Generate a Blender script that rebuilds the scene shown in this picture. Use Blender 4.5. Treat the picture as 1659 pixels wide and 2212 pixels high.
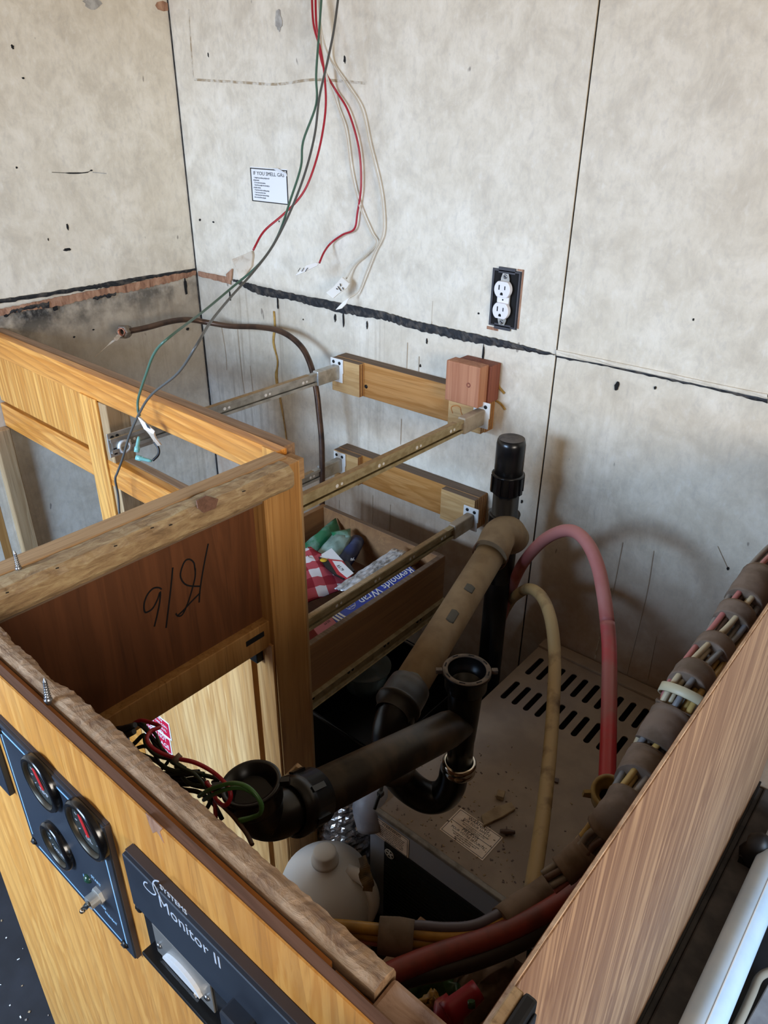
import bpy, math, random
from mathutils import Vector, Matrix
V3 = Vector
R = math.radians
random.seed(7)
scene = bpy.context.scene
for o in list(bpy.data.objects):
    bpy.data.objects.remove(o)
COL = scene.collection

# ------------------------------------------------------------------ camera
CAM = V3((1.68087, -1.22270, 1.29670))
MX = Matrix(((0.7624924735, 0.3127513387, -0.5663848762),
             (0.6469174678, -0.3548022758, 0.6749912110),
             (0.0101497618, -0.8810799880, -0.4728583690)))   # columns: image right, image down, forward
FPX = 1600.0
cd = bpy.data.cameras.new('camera')
cam = bpy.data.objects.new('camera', cd)
COL.objects.link(cam)
rt, dn, fw = MX.col[0], MX.col[1], MX.col[2]
m4 = Matrix((rt, -dn, -fw)).transposed().to_4x4()
m4.translation = CAM
cam.matrix_world = m4
cd.sensor_fit = 'VERTICAL'
cd.sensor_height = 36
cd.lens = FPX / 2212 * 36
cd.clip_start = 0.01
scene.camera = cam

# ------------------------------------------------------------------ world, lights, exposure
w = bpy.data.worlds.new('world')
scene.world = w
w.use_nodes = True
w.node_tree.nodes['Background'].inputs[0].default_value = (0.55, 0.68, 0.9, 1)
w.node_tree.nodes['Background'].inputs[1].default_value = 0.6


def area(name, loc, target, sx, sy, power, color, spread=180):
    ld = bpy.data.lights.new(name, 'AREA')
    ld.shape = 'RECTANGLE'
    ld.size = sx
    ld.size_y = sy
    ld.energy = power
    ld.color = color
    ld.spread = R(spread)
    o = bpy.data.objects.new(name, ld)
    COL.objects.link(o)
    o.location = loc
    o.rotation_euler = (V3(target) - V3(loc)).to_track_quat('-Z', 'Y').to_euler()
    return o


area('window_skylight', (0.60, -2.36, 1.32), (0.65, 0, -0.25), 0.8, 0.5, 16, (0.42, 0.65, 1.0), 96)
area('added_front_fill', (0.75, -2.36, 0.55), (0.0, -0.3, 0.4), 0.5, 0.8, 6.5, (0.30, 0.55, 1.0), 90)  # added low blue fill for the left wall, no known door there
area('window_groundlight', (0.55, -2.355, 1.20), (0.2, 0, 1.9), 0.8, 0.5, 4.2, (1.0, 0.80, 0.56), 140)
area('side_window_light', (3.1, -1.5, 1.35), (0.0, -0.2, 1.35), 0.8, 0.6, 11, (1.0, 0.90, 0.78), 120)
area('added_tube_fill', (3.05, -0.9, 0.75), (1.7, -0.5, 0.2), 0.5, 0.5, 4.2, (0.42, 0.68, 1.0), 80)  # added cool fill aimed at the white tube, the wall has no doorway
vs = scene.view_settings
vs.view_transform = 'Standard'
vs.look = 'None'
vs.gamma = 1
vs.use_curve_mapping = False
vs.exposure = 0.55


# ------------------------------------------------------------------ pixel helpers (points on real planes of the place)
def ray(px, py):
    return rt * (px - 829.5) + dn * (py - 1106) + fw * FPX


def P(px, py, ax, v):
    r = ray(px, py)
    k = 'xyz'.index(ax)
    return CAM + r * ((v - CAM[k]) / r[k])


def D(px, py, d):
    return CAM + ray(px, py) * (d / FPX)


def DW(px, py, d):
    """same, kept just clear of the back wall"""
    p = D(px, py, d)
    return P(px, py, 'y', -.010) if p.y > -.010 else p


def DL(lst):
    return [DW(*q) for q in lst]


# ------------------------------------------------------------------ materials
def srgb(h):
    h = h.lstrip('#')
    c = [int(h[i:i + 2], 16) / 255 for i in (0, 2, 4)]
    return tuple((x / 12.92 if x <= 0.04045 else ((x + 0.055) / 1.055) ** 2.4) for x in c) + (1,)


def newmat(name):
    m = bpy.data.materials.new(name)
    m.use_nodes = True
    return m, m.node_tree, m.node_tree.nodes['Principled BSDF']


def ND(nt, t, **k):
    n = nt.nodes.new(t)
    for a, b in k.items():
        setattr(n, a, b)
    return n


def noise(nt, scale, vec=None, detail=5, rough=.55, dist=0):
    n = ND(nt, 'ShaderNodeTexNoise')
    n.inputs['Scale'].default_value = scale
    n.inputs['Detail'].default_value = detail
    n.inputs['Roughness'].default_value = rough
    n.inputs['Distortion'].default_value = dist
    if vec is None:
        vec = mapped(nt, (1, 1, 1))
    nt.links.new(vec, n.inputs['Vector'])
    return n.outputs['Fac']


def mapped(nt, sc, loc=(0, 0, 0), rot=(0, 0, 0)):
    t = ND(nt, 'ShaderNodeTexCoord')
    m = ND(nt, 'ShaderNodeMapping')
    m.inputs['Scale'].default_value = sc
    m.inputs['Location'].default_value = loc
    m.inputs['Rotation'].default_value = rot
    nt.links.new(t.outputs['Object'], m.inputs['Vector'])
    return m.outputs['Vector']


def ramp(nt, fac, stops):
    r = ND(nt, 'ShaderNodeValToRGB')
    els = r.color_ramp.elements
    while len(els) < len(stops):
        els.new(0.5)
    for e, (p, c) in zip(els, stops):
        e.position = p
        e.color = c if len(c) == 4 else tuple(c) + (1,)
    nt.links.new(fac, r.inputs['Fac'])
    return r.outputs['Color']


def mix(nt, fac, a, b, mode='MIX'):
    n = ND(nt, 'ShaderNodeMix', data_type='RGBA', blend_type=mode)
    if isinstance(fac, (int, float)):
        n.inputs[0].default_value = fac
    else:
        nt.links.new(fac, n.inputs[0])
    for i, v in ((6, a), (7, b)):
        if isinstance(v, tuple):
            n.inputs[i].default_value = v
        else:
            nt.links.new(v, n.inputs[i])
    return n.outputs[2]


def maprange(nt, v, a, b, c=0, d=1):
    n = ND(nt, 'ShaderNodeMapRange')
    nt.links.new(v, n.inputs['Value'])
    for k, x in zip(('From Min', 'From Max', 'To Min', 'To Max'), (a, b, c, d)):
        n.inputs[k].default_value = x
    return n.outputs['Result']


def mth(nt, op, a, b):
    n = ND(nt, 'ShaderNodeMath', operation=op)
    for i, v in enumerate((a, b)):
        if isinstance(v, (int, float)):
            n.inputs[i].default_value = v
        else:
            nt.links.new(v, n.inputs[i])
    return n.outputs[0]


def bump(nt, bs, h, strength=.3, dist=.001):
    b = ND(nt, 'ShaderNodeBump')
    b.inputs['Strength'].default_value = strength
    b.inputs['Distance'].default_value = dist
    nt.links.new(h, b.inputs['Height'])
    nt.links.new(b.outputs[0], bs.inputs['Normal'])


def plain(name, col, rough=.5, metal=0, col2=None, scale=60, bmp=0, th=(.42, .62), sc=(1, 1, 1), emis=None, **kw):
    m, nt, bs = newmat(name)
    bs.inputs['Roughness'].default_value = rough
    bs.inputs['Metallic'].default_value = metal
    if col2:
        f = noise(nt, scale, mapped(nt, sc))
        nt.links.new(ramp(nt, f, [(th[0], srgb(col)), (th[1], srgb(col2))]), bs.inputs['Base Color'])
        if bmp:
            bump(nt, bs, f, bmp)
    else:
        bs.inputs['Base Color'].default_value = srgb(col)
    for k, v in kw.items():
        bs.inputs[k].default_value = v
    return m


def wood(name, light, mid, dark, grain='z', rough=.45, across=22, along=1.3, pore=.5, bmp=.15, dist=1.2, off=0, rings=0):
    m, nt, bs = newmat(name)
    sc = [across] * 3
    sc['xyz'.index(grain)] = along
    f = noise(nt, 1.0, mapped(nt, tuple(sc), (off, off, off)), 4, .6, dist)
    sc2 = [across * 14] * 3
    sc2['xyz'.index(grain)] = along * 6
    g = noise(nt, 1.0, mapped(nt, tuple(sc2)), 3, .6)
    base = ramp(nt, f, [(.3, srgb(light)), (.5, srgb(mid)), (.57, srgb(light)), (.7, srgb(mid))])
    pf = maprange(nt, g, .56, .72)
    c = mix(nt, mth(nt, 'MULTIPLY', pf, pore), base, srgb(dark))
    if rings:
        sw = [1.0] * 3
        sw['xyz'.index(grain)] = .10
        wv = ND(nt, 'ShaderNodeTexWave', wave_type='BANDS', bands_direction='DIAGONAL', wave_profile='SAW')
        wv.inputs['Scale'].default_value = rings
        wv.inputs['Distortion'].default_value = 7
        wv.inputs['Detail'].default_value = 3
        wv.inputs['Detail Scale'].default_value = .35
        nt.links.new(mapped(nt, tuple(sw), (off, off, off)), wv.inputs['Vector'])
        c = mix(nt, mth(nt, 'MULTIPLY', maprange(nt, wv.outputs['Fac'], .45, 1.0), .42), c, srgb(dark))
    nt.links.new(c, bs.inputs['Base Color'])
    bs.inputs['Roughness'].default_value = rough
    if bmp:
        bump(nt, bs, g, bmp, .0006)
    return m


def rough_wood(name, a, b, c, scale=70, bmp=.9, sc=(1, 1, 1)):
    m, nt, bs = newmat(name)
    f = noise(nt, scale, mapped(nt, sc), 8, .7, .6)
    g = noise(nt, 9, None, 4)
    col = ramp(nt, f, [(.34, srgb(c)), (.48, srgb(a)), (.64, srgb(b))])
    col = mix(nt, maprange(nt, g, .45, .7, 0, .22), col, srgb(c))
    nt.links.new(col, bs.inputs['Base Color'])
    bs.inputs['Roughness'].default_value = .85
    bump(nt, bs, f, bmp, .003)
    return m


def wall_mat(name, lowdirt, mould):
    """faded wall paper: cloudy cream pattern with fine flecks, drip dirt below the counter line z = 0.92"""
    m, nt, bs = newmat(name)
    a = noise(nt, 14, None, 9, .68, .4)
    b = noise(nt, 75, mapped(nt, (1, 1, .55)), 6, .7, .3)
    c = noise(nt, 3.2, None, 3, .5)
    base = ramp(nt, a, [(.33, srgb('#c9bda8')), (.5, srgb('#dbd0bb')), (.66, srgb('#e7ddca'))])
    base = mix(nt, maprange(nt, b, .5, .68, 0, .42), base, srgb('#b9b0a3'))
    base = mix(nt, maprange(nt, b, .3, .45, .28, 0), base, srgb('#f3f0e9'))
    base = mix(nt, maprange(nt, c, .5, .72, 0, .35), base, srgb('#c7b699'))
    sp = noise(nt, 38, mapped(nt, (1, 1, .45), (3, 3, 3)), 2)
    base = mix(nt, maprange(nt, sp, .735, .76, 0, .7), base, srgb('#6d6259'))
    tc = ND(nt, 'ShaderNodeTexCoord')
    sx = ND(nt, 'ShaderNodeSeparateXYZ')
    nt.links.new(tc.outputs['Object'], sx.inputs[0])
    z, x, y = sx.outputs['Z'], sx.outputs['X'], sx.outputs['Y']
    low = maprange(nt, z, .925, .90)
    st = noise(nt, 1, mapped(nt, (75, 75, 2.2)), 5, .6)
    st2 = noise(nt, 1, mapped(nt, (9, 9, 1.5), (5, 5, 5)), 4)
    streak = mth(nt, 'MULTIPLY', maprange(nt, st, .5, .68), maprange(nt, st2, .42, .62))
    streak = mth(nt, 'MULTIPLY', mth(nt, 'MULTIPLY', streak, low), mth(nt, 'MULTIPLY', maprange(nt, x, .2, 1.0, 1, .22), lowdirt))
    base = mix(nt, mth(nt, 'MULTIPLY', streak, .75), base, srgb('#7d6648'))
    # grimy zone near the corner just under the removed counter
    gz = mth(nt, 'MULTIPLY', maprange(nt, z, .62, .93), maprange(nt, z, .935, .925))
    gn = noise(nt, 10, mapped(nt, (1, 1, 1), (2, 2, 2)), 6, .65)
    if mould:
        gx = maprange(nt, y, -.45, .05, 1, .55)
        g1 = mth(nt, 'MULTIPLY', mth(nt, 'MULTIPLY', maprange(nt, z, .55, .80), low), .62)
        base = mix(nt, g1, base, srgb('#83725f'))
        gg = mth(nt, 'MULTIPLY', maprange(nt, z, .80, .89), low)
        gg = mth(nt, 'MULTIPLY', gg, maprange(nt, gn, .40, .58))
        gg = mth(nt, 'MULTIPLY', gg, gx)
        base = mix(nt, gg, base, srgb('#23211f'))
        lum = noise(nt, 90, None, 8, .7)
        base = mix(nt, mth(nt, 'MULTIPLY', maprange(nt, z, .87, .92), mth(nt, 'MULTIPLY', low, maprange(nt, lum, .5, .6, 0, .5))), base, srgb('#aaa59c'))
    else:
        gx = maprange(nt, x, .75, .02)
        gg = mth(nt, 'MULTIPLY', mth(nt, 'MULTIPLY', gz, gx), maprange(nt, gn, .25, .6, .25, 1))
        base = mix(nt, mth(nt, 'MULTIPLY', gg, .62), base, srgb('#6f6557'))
        # brown tint, uneven and stronger towards the bottom of the back wall
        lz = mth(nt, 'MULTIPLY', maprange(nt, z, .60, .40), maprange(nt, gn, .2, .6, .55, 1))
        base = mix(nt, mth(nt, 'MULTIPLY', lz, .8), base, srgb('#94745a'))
    nt.links.new(base, bs.inputs['Base Color'])
    bs.inputs['Roughness'].default_value = .55
    bump(nt, bs, b, .12, .0008)
    return m


M = {}
M['wall'] = wall_mat('faded_wallpaper', .75, False)
M['wall_left'] = wall_mat('faded_wallpaper_mould', .45, True)
M['hole'] = plain('dark_hole', '#0c0a09', .9)
M['sealant'] = plain('black_sealant', '#17181b', .6, 0, '#4b443c', 60, .8, (.48, .66))
M['torn'] = rough_wood('torn_plywood', '#9c7257', '#b58d70', '#6d4a37', 60, .5, (1, 1, .3))
M['glue'] = plain('old_glue', '#9a7433', .35, 0, '#c09a55', 40)
M['drip'] = plain('brown_drip', '#b3a28c', .6)
M['fadeline'] = plain('faded_brown_line', '#a18d70', .7, 0, '#cfc6b5', 50, 0, (.45, .6))
M['scuff'] = plain('grey_scuff', '#b3aea4', .7, 0, '#958f86', 70)
M['oak'] = wood('oak_horizontal', '#dc9848', '#bf7629', '#8a5220', 'x', .32, 20, 1.4, .6, rings=34)
M['oak_v'] = wood('oak_vertical', '#dfa251', '#bf7c30', '#8a5524', 'z', .34, 18, 1.1, .65, rings=40)
M['oak_face'] = wood('oak_front_panel', '#dc9d4e', '#c98539', '#a86f34', 'z', .35, 26, 3.0, .55, rings=22)
M['oak_door'] = wood('oak_door_inside', '#dcae72', '#bf894c', '#98683a', 'z', .5, 16, 1.0, .6, rings=36)
M['top_x'] = wood('dusty_rail_top_x', '#9d7b5a', '#856548', '#5c432e', 'x', .8, 30, 1.6, .5)
M['raw_y'] = wood('raw_pine_y', '#b08c62', '#9a764e', '#6a4b2f', 'y', .8, 30, 1.5, .5)
M['raw_z'] = wood('raw_pine_z', '#b3936a', '#98774f', '#5d452e', 'z', .8, 24, 1.5, .5)
M['rough_y'] = rough_wood('rough_sawn_y', '#9a7d58', '#b39a70', '#7a6042', 130, .7, (1, .22, 1))
M['rough_x'] = rough_wood('rough_sawn_x', '#a1805f', '#bd9c7a', '#7d5d43', 120, 1.0, (.35, 1, 1))
M['edge'] = rough_wood('plywood_cut_edge', '#bb9878', '#cfb090', '#98775a', 160, .6, (1, .4, 1))
M['pink'] = rough_wood('pinkish_cut_wood', '#b0917c', '#c4a892', '#8f705c', 40, .4, (.6, 1, 1))
M['edge_dark'] = wood('dusty_panel_edge', '#775441', '#664634', '#422c20', 'x', .7, 30, 2, .5)
M['groove'] = wood('orange_strip', '#c07a38', '#a5642a', '#6b3c16', 'x', .5, 26, 2, .5)
M['pan_in'] = wood('dark_plywood_inside', '#6b3f22', '#5c351b', '#3a200f', 'z', .55, 10, 1.1, .45, .1, 2.0)
M['dim'] = wood('dusty_under_rail', '#7d6650', '#6a5440', '#43342a', 'y', .8, 24, 1.0, .5)
M['post'] = wood('post_wood', '#b98a50', '#a3733c', '#5e3c1d', 'z', .55, 20, 1.0, .5)
M['side_ply'] = wood('luan_side_panel', '#b08a68', '#7f5c45', '#bd9a78', 'z', .5, 22, .8, .4, .12, 2.2)
M['ply_or'] = wood('orange_plywood', '#c08a4c', '#a8702f', '#7c4f20', 'x', .55, 20, 1.6, .4)
M['ply_pale'] = wood('pale_plywood', '#c7a06a', '#b68c55', '#80592e', 'x', .6, 20, 1.6, .4)
M['ply_top'] = wood('dusty_ply_edge', '#7a6450', '#63503e', '#3e3026', 'x', .85, 60, 2, .5)
M['ply_lay'] = wood('ply_layers', '#b3855a', '#7a5433', '#4a311d', 'z', .8, 120, .5, .2, .1, 0)
M['redwood'] = wood('red_fir', '#b9805c', '#a26746', '#71402a', 'z', .6, 42, 1.2, .3, .15, .3)
M['redwood_end'] = wood('red_fir_side', '#8d4f38', '#79402d', '#4d2519', 'z', .7, 60, 1.2, .4)
M['zinc'] = plain('zinc_steel', '#b5b2aa', .4, .45, '#98958c', 40)
M['gold'] = plain('dusty_gold_zinc', '#b5a580', .5, .3, '#a08e68', 55)
M['dust'] = plain('dust_brown', '#957d5c', .9, 0, '#a58a64', 90, .4)
M['sleeve'] = plain('worn_sleeve', '#b0a18c', .55, .2, '#968670', 30)
M['white_pl'] = plain('white_plastic', '#dddad2', .4)
M['screw'] = plain('screw_steel', '#8f8f90', .3, .9)
M['dark_metal'] = plain('dark_metal', '#2c2a28', .4, .7)
M['abs'] = plain('black_abs', '#0d0d0f', .28, 0, '#1b1a19', 18, 0, (.5, .7))
M['abs_dusty'] = plain('dusty_black_abs', '#24211d', .42, 0, '#5c4e3e', 16, 0, (.42, .7))
M['abs_rim'] = plain('dusty_rim', '#6a5a49', .7, 0, '#453b31', 60)
M['cap_dust'] = plain('cap_dust', '#57504a', .8, 0, '#403c39', 60)
M['beige_pipe'] = plain('dust_coated_pipe', '#a08b6c', .85, 0, '#8f7a5d', 30, .2)
M['dusty_spot'] = plain('wiped_spot', '#5d5b52', .7)
M['chrome'] = plain('chrome', '#c9bfae', .14, 1)
M['beige_hose'] = plain('grimy_beige_hose', '#b79c6b', .5, 0, '#6f542f', 28, 0, (.5, .72), (1, 1, .35))
M['red_hose'] = plain('red_tube', '#b8353a', .35, 0, '#a05a52', 7, 0, (.5, .6))
M['red_hose_dust'] = plain('red_tube_dusty', '#b07068', .6, 0, '#a3544e', 8)
M['fitting'] = plain('tan_plastic_nut', '#a58d55', .45, 0, '#8d7442', 40)
M['tape'] = plain('dusty_tape', '#7d6a5a', .8, 0, '#63513f', 30, .4)
M['zip'] = plain('cream_strap', '#c6bd9c', .45)
for nm, c in dict(w_grey='#857b70', w_pink='#b8716b', w_yellow='#b99a58', w_blue='#7a7b7c', w_cream='#c6b694', w_brown='#5b4335', w_black='#141414').items():
    M[nm] = plain(nm, c, .45)
M['cable_yel'] = plain('yellow_cable', '#b98a35', .4, 0, '#96702d', 30)
M['cable_red'] = plain('thick_red_cable', '#8e3a2e', .5, 0, '#6e3128', 25)
M['cable_blk'] = plain('thick_black_cable', '#2c2320', .5)
M['cable_grey'] = plain('grey_cable', '#5c5660', .45)
M['wire_red'] = plain('red_wire', '#a01c2a', .35)
M['wire_green'] = plain('green_wire', '#44604f', .35)
M['wire_gdark'] = plain('dark_green_wire', '#23301f', .4)
M['wire_gmid'] = plain('green_loop_wire', '#3f6a34', .35)
M['wire_grey'] = plain('grey_wire', '#4e4c47', .4)
M['wire_white'] = plain('white_wire', '#c4b9a6', .45)
M['paper'] = plain('white_label', '#e6e4e0', .5)
M['masking'] = plain('yellowed_tape', '#c3b6a2', .6, 0, '#a8957f', 50)
M['ink'] = plain('black_ink', '#101012', .5)
M['connector'] = plain('clear_teal_plastic', '#8fc9bd', .25, 0, **{'Transmission Weight': .35})
M['brass'] = plain('brass_nut', '#70655a', .45, .7, '#8d7c66', 60)
M['copper_old'] = plain('tarnished_copper', '#5c4536', .4, .6, '#3d2f28', 25)
M['copper'] = plain('bright_copper', '#a87058', .4, .6)
M['outlet'] = plain('white_receptacle', '#e6e2e2', .3)
M['obox'] = plain('grey_outlet_box', '#3b3a3e', .5)
M['furn_top'] = plain('dusty_furnace_top', '#938170', .75, 0, '#a3907b', 12, .15)
M['furn_side'] = plain('grey_furnace_side', '#96969a', .5, .1)
M['furn_edge'] = plain('scuffed_edge', '#8f867a', .5, .3, '#6d6458', 40)
M['grille'] = plain('black_grille', '#0f0f10', .5)
M['slot'] = plain('black_inside', '#030303', .95)
M['jug'] = plain('milky_plastic', '#ecece8', .4, 0, **{'Transmission Weight': .06})
M['jugcap'] = plain('white_cap', '#d8d2c6', .4)
M['foil'] = plain('crinkled_foil', '#b5aaa0', .22, .85, '#6d645d', 90, 1.0)
M['wrapfilm'] = plain('clear_film', '#d8d8d8', .15, .3, '#8b8781', 40, 1.0)
M['leaf'] = plain('brown_leaf', '#6e5428', .6, 0, '#3d2c12', 40)
M['bag_grey'] = plain('grey_bag', '#a5a6ab', .4, 0, '#8b8c92', 20)
M['black_pl'] = plain('black_bin_plastic', '#0a0a0b', .3)
M['tub'] = plain('clear_tub', '#8d9c98', .2, 0, **{'Transmission Weight': .4})
M['chip'] = plain('pale_chip', '#a8906c', .7, 0, '#8f7656', 50)
M['floor'] = plain('dark_blue_floor', '#16181d', .55, 0, '#202228', 14)
M['floor_in'] = plain('bare_subfloor', '#4a3a30', .8, 0, '#3a2d25', 18)
M['ceiling'] = plain('tan_lining', '#9c8e7c', .8)
M['panel_blk'] = plain('black_gauge_plate', '#232830', .4, 0, '#2b3139', 10)
M['panel_edge'] = plain('plate_edge_dust', '#3a2f2b', .7)
M['gauge_blk'] = plain('gauge_bezel', '#0b0b0d', .18)
M['dial'] = plain('gauge_dial', '#2b2f2b', .4)
M['needle'] = plain('red_needle', '#d8252a', .4)
M['print_blue'] = plain('pale_blue_print', '#8db7d6', .5)
M['print_white'] = plain('faded_white_print', '#b9c1ca', .5)
M['brassring'] = plain('thin_ring', '#40392c', .35, .6)
M['meter'] = plain('meter_silver', '#9a958d', .35, .6)
M['led'] = plain('green_led', '#1c3b2c', .2)
M['tube_white'] = plain('white_painted_tube', '#cfe2f2', .35, 0, '#c0d8ee', 12)
M['sill'] = plain('dark_sill', '#494542', .6, 0, '#2c2a2a', 20)
M['rubber'] = plain('black_rubber', '#0c0c0e', .5)
M['cord'] = plain('beige_cord', '#a79c8b', .5)
M['bag_red'] = plain('red_plastic', '#a3202a', .35)
M['bag_green'] = plain('green_bag', '#3c5a30', .35, 0, '#22381c', 40, .5)
M['bag_yel'] = plain('yellow_wrapper', '#b98b35', .4, 0, '#7c5a22', 50, .5)
M['foilbox_blue'] = plain('blue_carton', '#1f3a9c', .4)
M['foilbox_red'] = plain('dusty_red_carton', '#b25a62', .45)
M['card'] = plain('brown_card', '#a07c5a', .7, 0, '#8c6a4b', 30)
M['tag_red'] = plain('red_tag', '#b81f2c', .4)
M['tag_yel'] = plain('yellow_tag', '#d2a824', .4)
M['green_pl'] = plain('green_bag_plastic', '#1f6b45', .3, 0, '#8fa59a', 22, .4, (.5, .75))
M['teal_pl'] = plain('grey_green_film', '#8ca396', .3, 0, '#62786c', 25, .4)
M['blue_pl'] = plain('navy_pack', '#1a2c58', .35, 0, '#6c7d96', 14, 0, (.55, .8))
M['draw_wood'] = wood('drawer_maple', '#9a7148', '#8a6340', '#5e4028', 'y', .6, 16, 1.2, .35)
M['sticker_red'] = plain('red_warning_sticker', '#bf1733', .4)
M['sticker_dirty'] = plain('yellowed_sticker', '#f3dfc9', .6, 0, '#dcc2a6', 30)


def check_mat():
    m, nt, bs = newmat('red_gingham')
    a = ND(nt, 'ShaderNodeTexCoord')
    cols = []
    sx = ND(nt, 'ShaderNodeSeparateXYZ')
    mp = ND(nt, 'ShaderNodeMapping')
    mp.inputs['Rotation'].default_value = (0, 0, R(28))
    nt.links.new(a.outputs['Object'], mp.inputs['Vector'])
    nt.links.new(mp.outputs['Vector'], sx.inputs[0])
    for o in ('X', 'Y'):
        f = mth(nt, 'FRACT', mth(nt, 'MULTIPLY', sx.outputs[o], 22), 0)
        cols.append(mth(nt, 'GREATER_THAN', f, .5))
    s = mth(nt, 'MULTIPLY', mth(nt, 'ADD', cols[0], cols[1]), .5)
    nt.links.new(ramp(nt, s, [(0, srgb('#dcd3cf')), (.5, srgb('#b5464c')), (1, srgb('#8e1422'))]), bs.inputs['Base Color'])
    bs.inputs['Roughness'].default_value = .8
    return m


M['gingham'] = check_mat()


def glass_mat():
    m, nt, bs = newmat('gauge_glass')
    nt.nodes.remove(bs)
    t = ND(nt, 'ShaderNodeBsdfTransparent')
    g = ND(nt, 'ShaderNodeBsdfGlossy')
    g.inputs['Roughness'].default_value = .06
    mx = ND(nt, 'ShaderNodeMixShader')
    mx.inputs[0].default_value = .10
    nt.links.new(t.outputs[0], mx.inputs[1])
    nt.links.new(g.outputs[0], mx.inputs[2])
    nt.links.new(mx.outputs[0], nt.nodes['Material Output'].inputs[0])
    return m


M['glass'] = glass_mat()


# ------------------------------------------------------------------ mesh builder
def frame_of(t):
    t = t.normalized()
    a = V3((0, 0, 1)) if abs(t.z) < .9 else V3((1, 0, 0))
    u = t.cross(a).normalized()
    return u, t.cross(u).normalized()


def smooth_path(pts, k=6):
    pts = [V3(p) for p in pts]
    if len(pts) < 3:
        return pts
    q = [pts[0] * 2 - pts[1]] + pts + [pts[-1] * 2 - pts[-2]]
    out = []
    for i in range(1, len(q) - 2):
        a, b, c, d = q[i - 1:i + 3]
        for s in range(k):
            t = s / k
            out.append(.5 * ((2 * b) + (c - a) * t + (2 * a - 5 * b + 4 * c - d) * t * t + (3 * b - a - 3 * c + d) * t ** 3))
    out.append(pts[-1])
    return out


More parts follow.
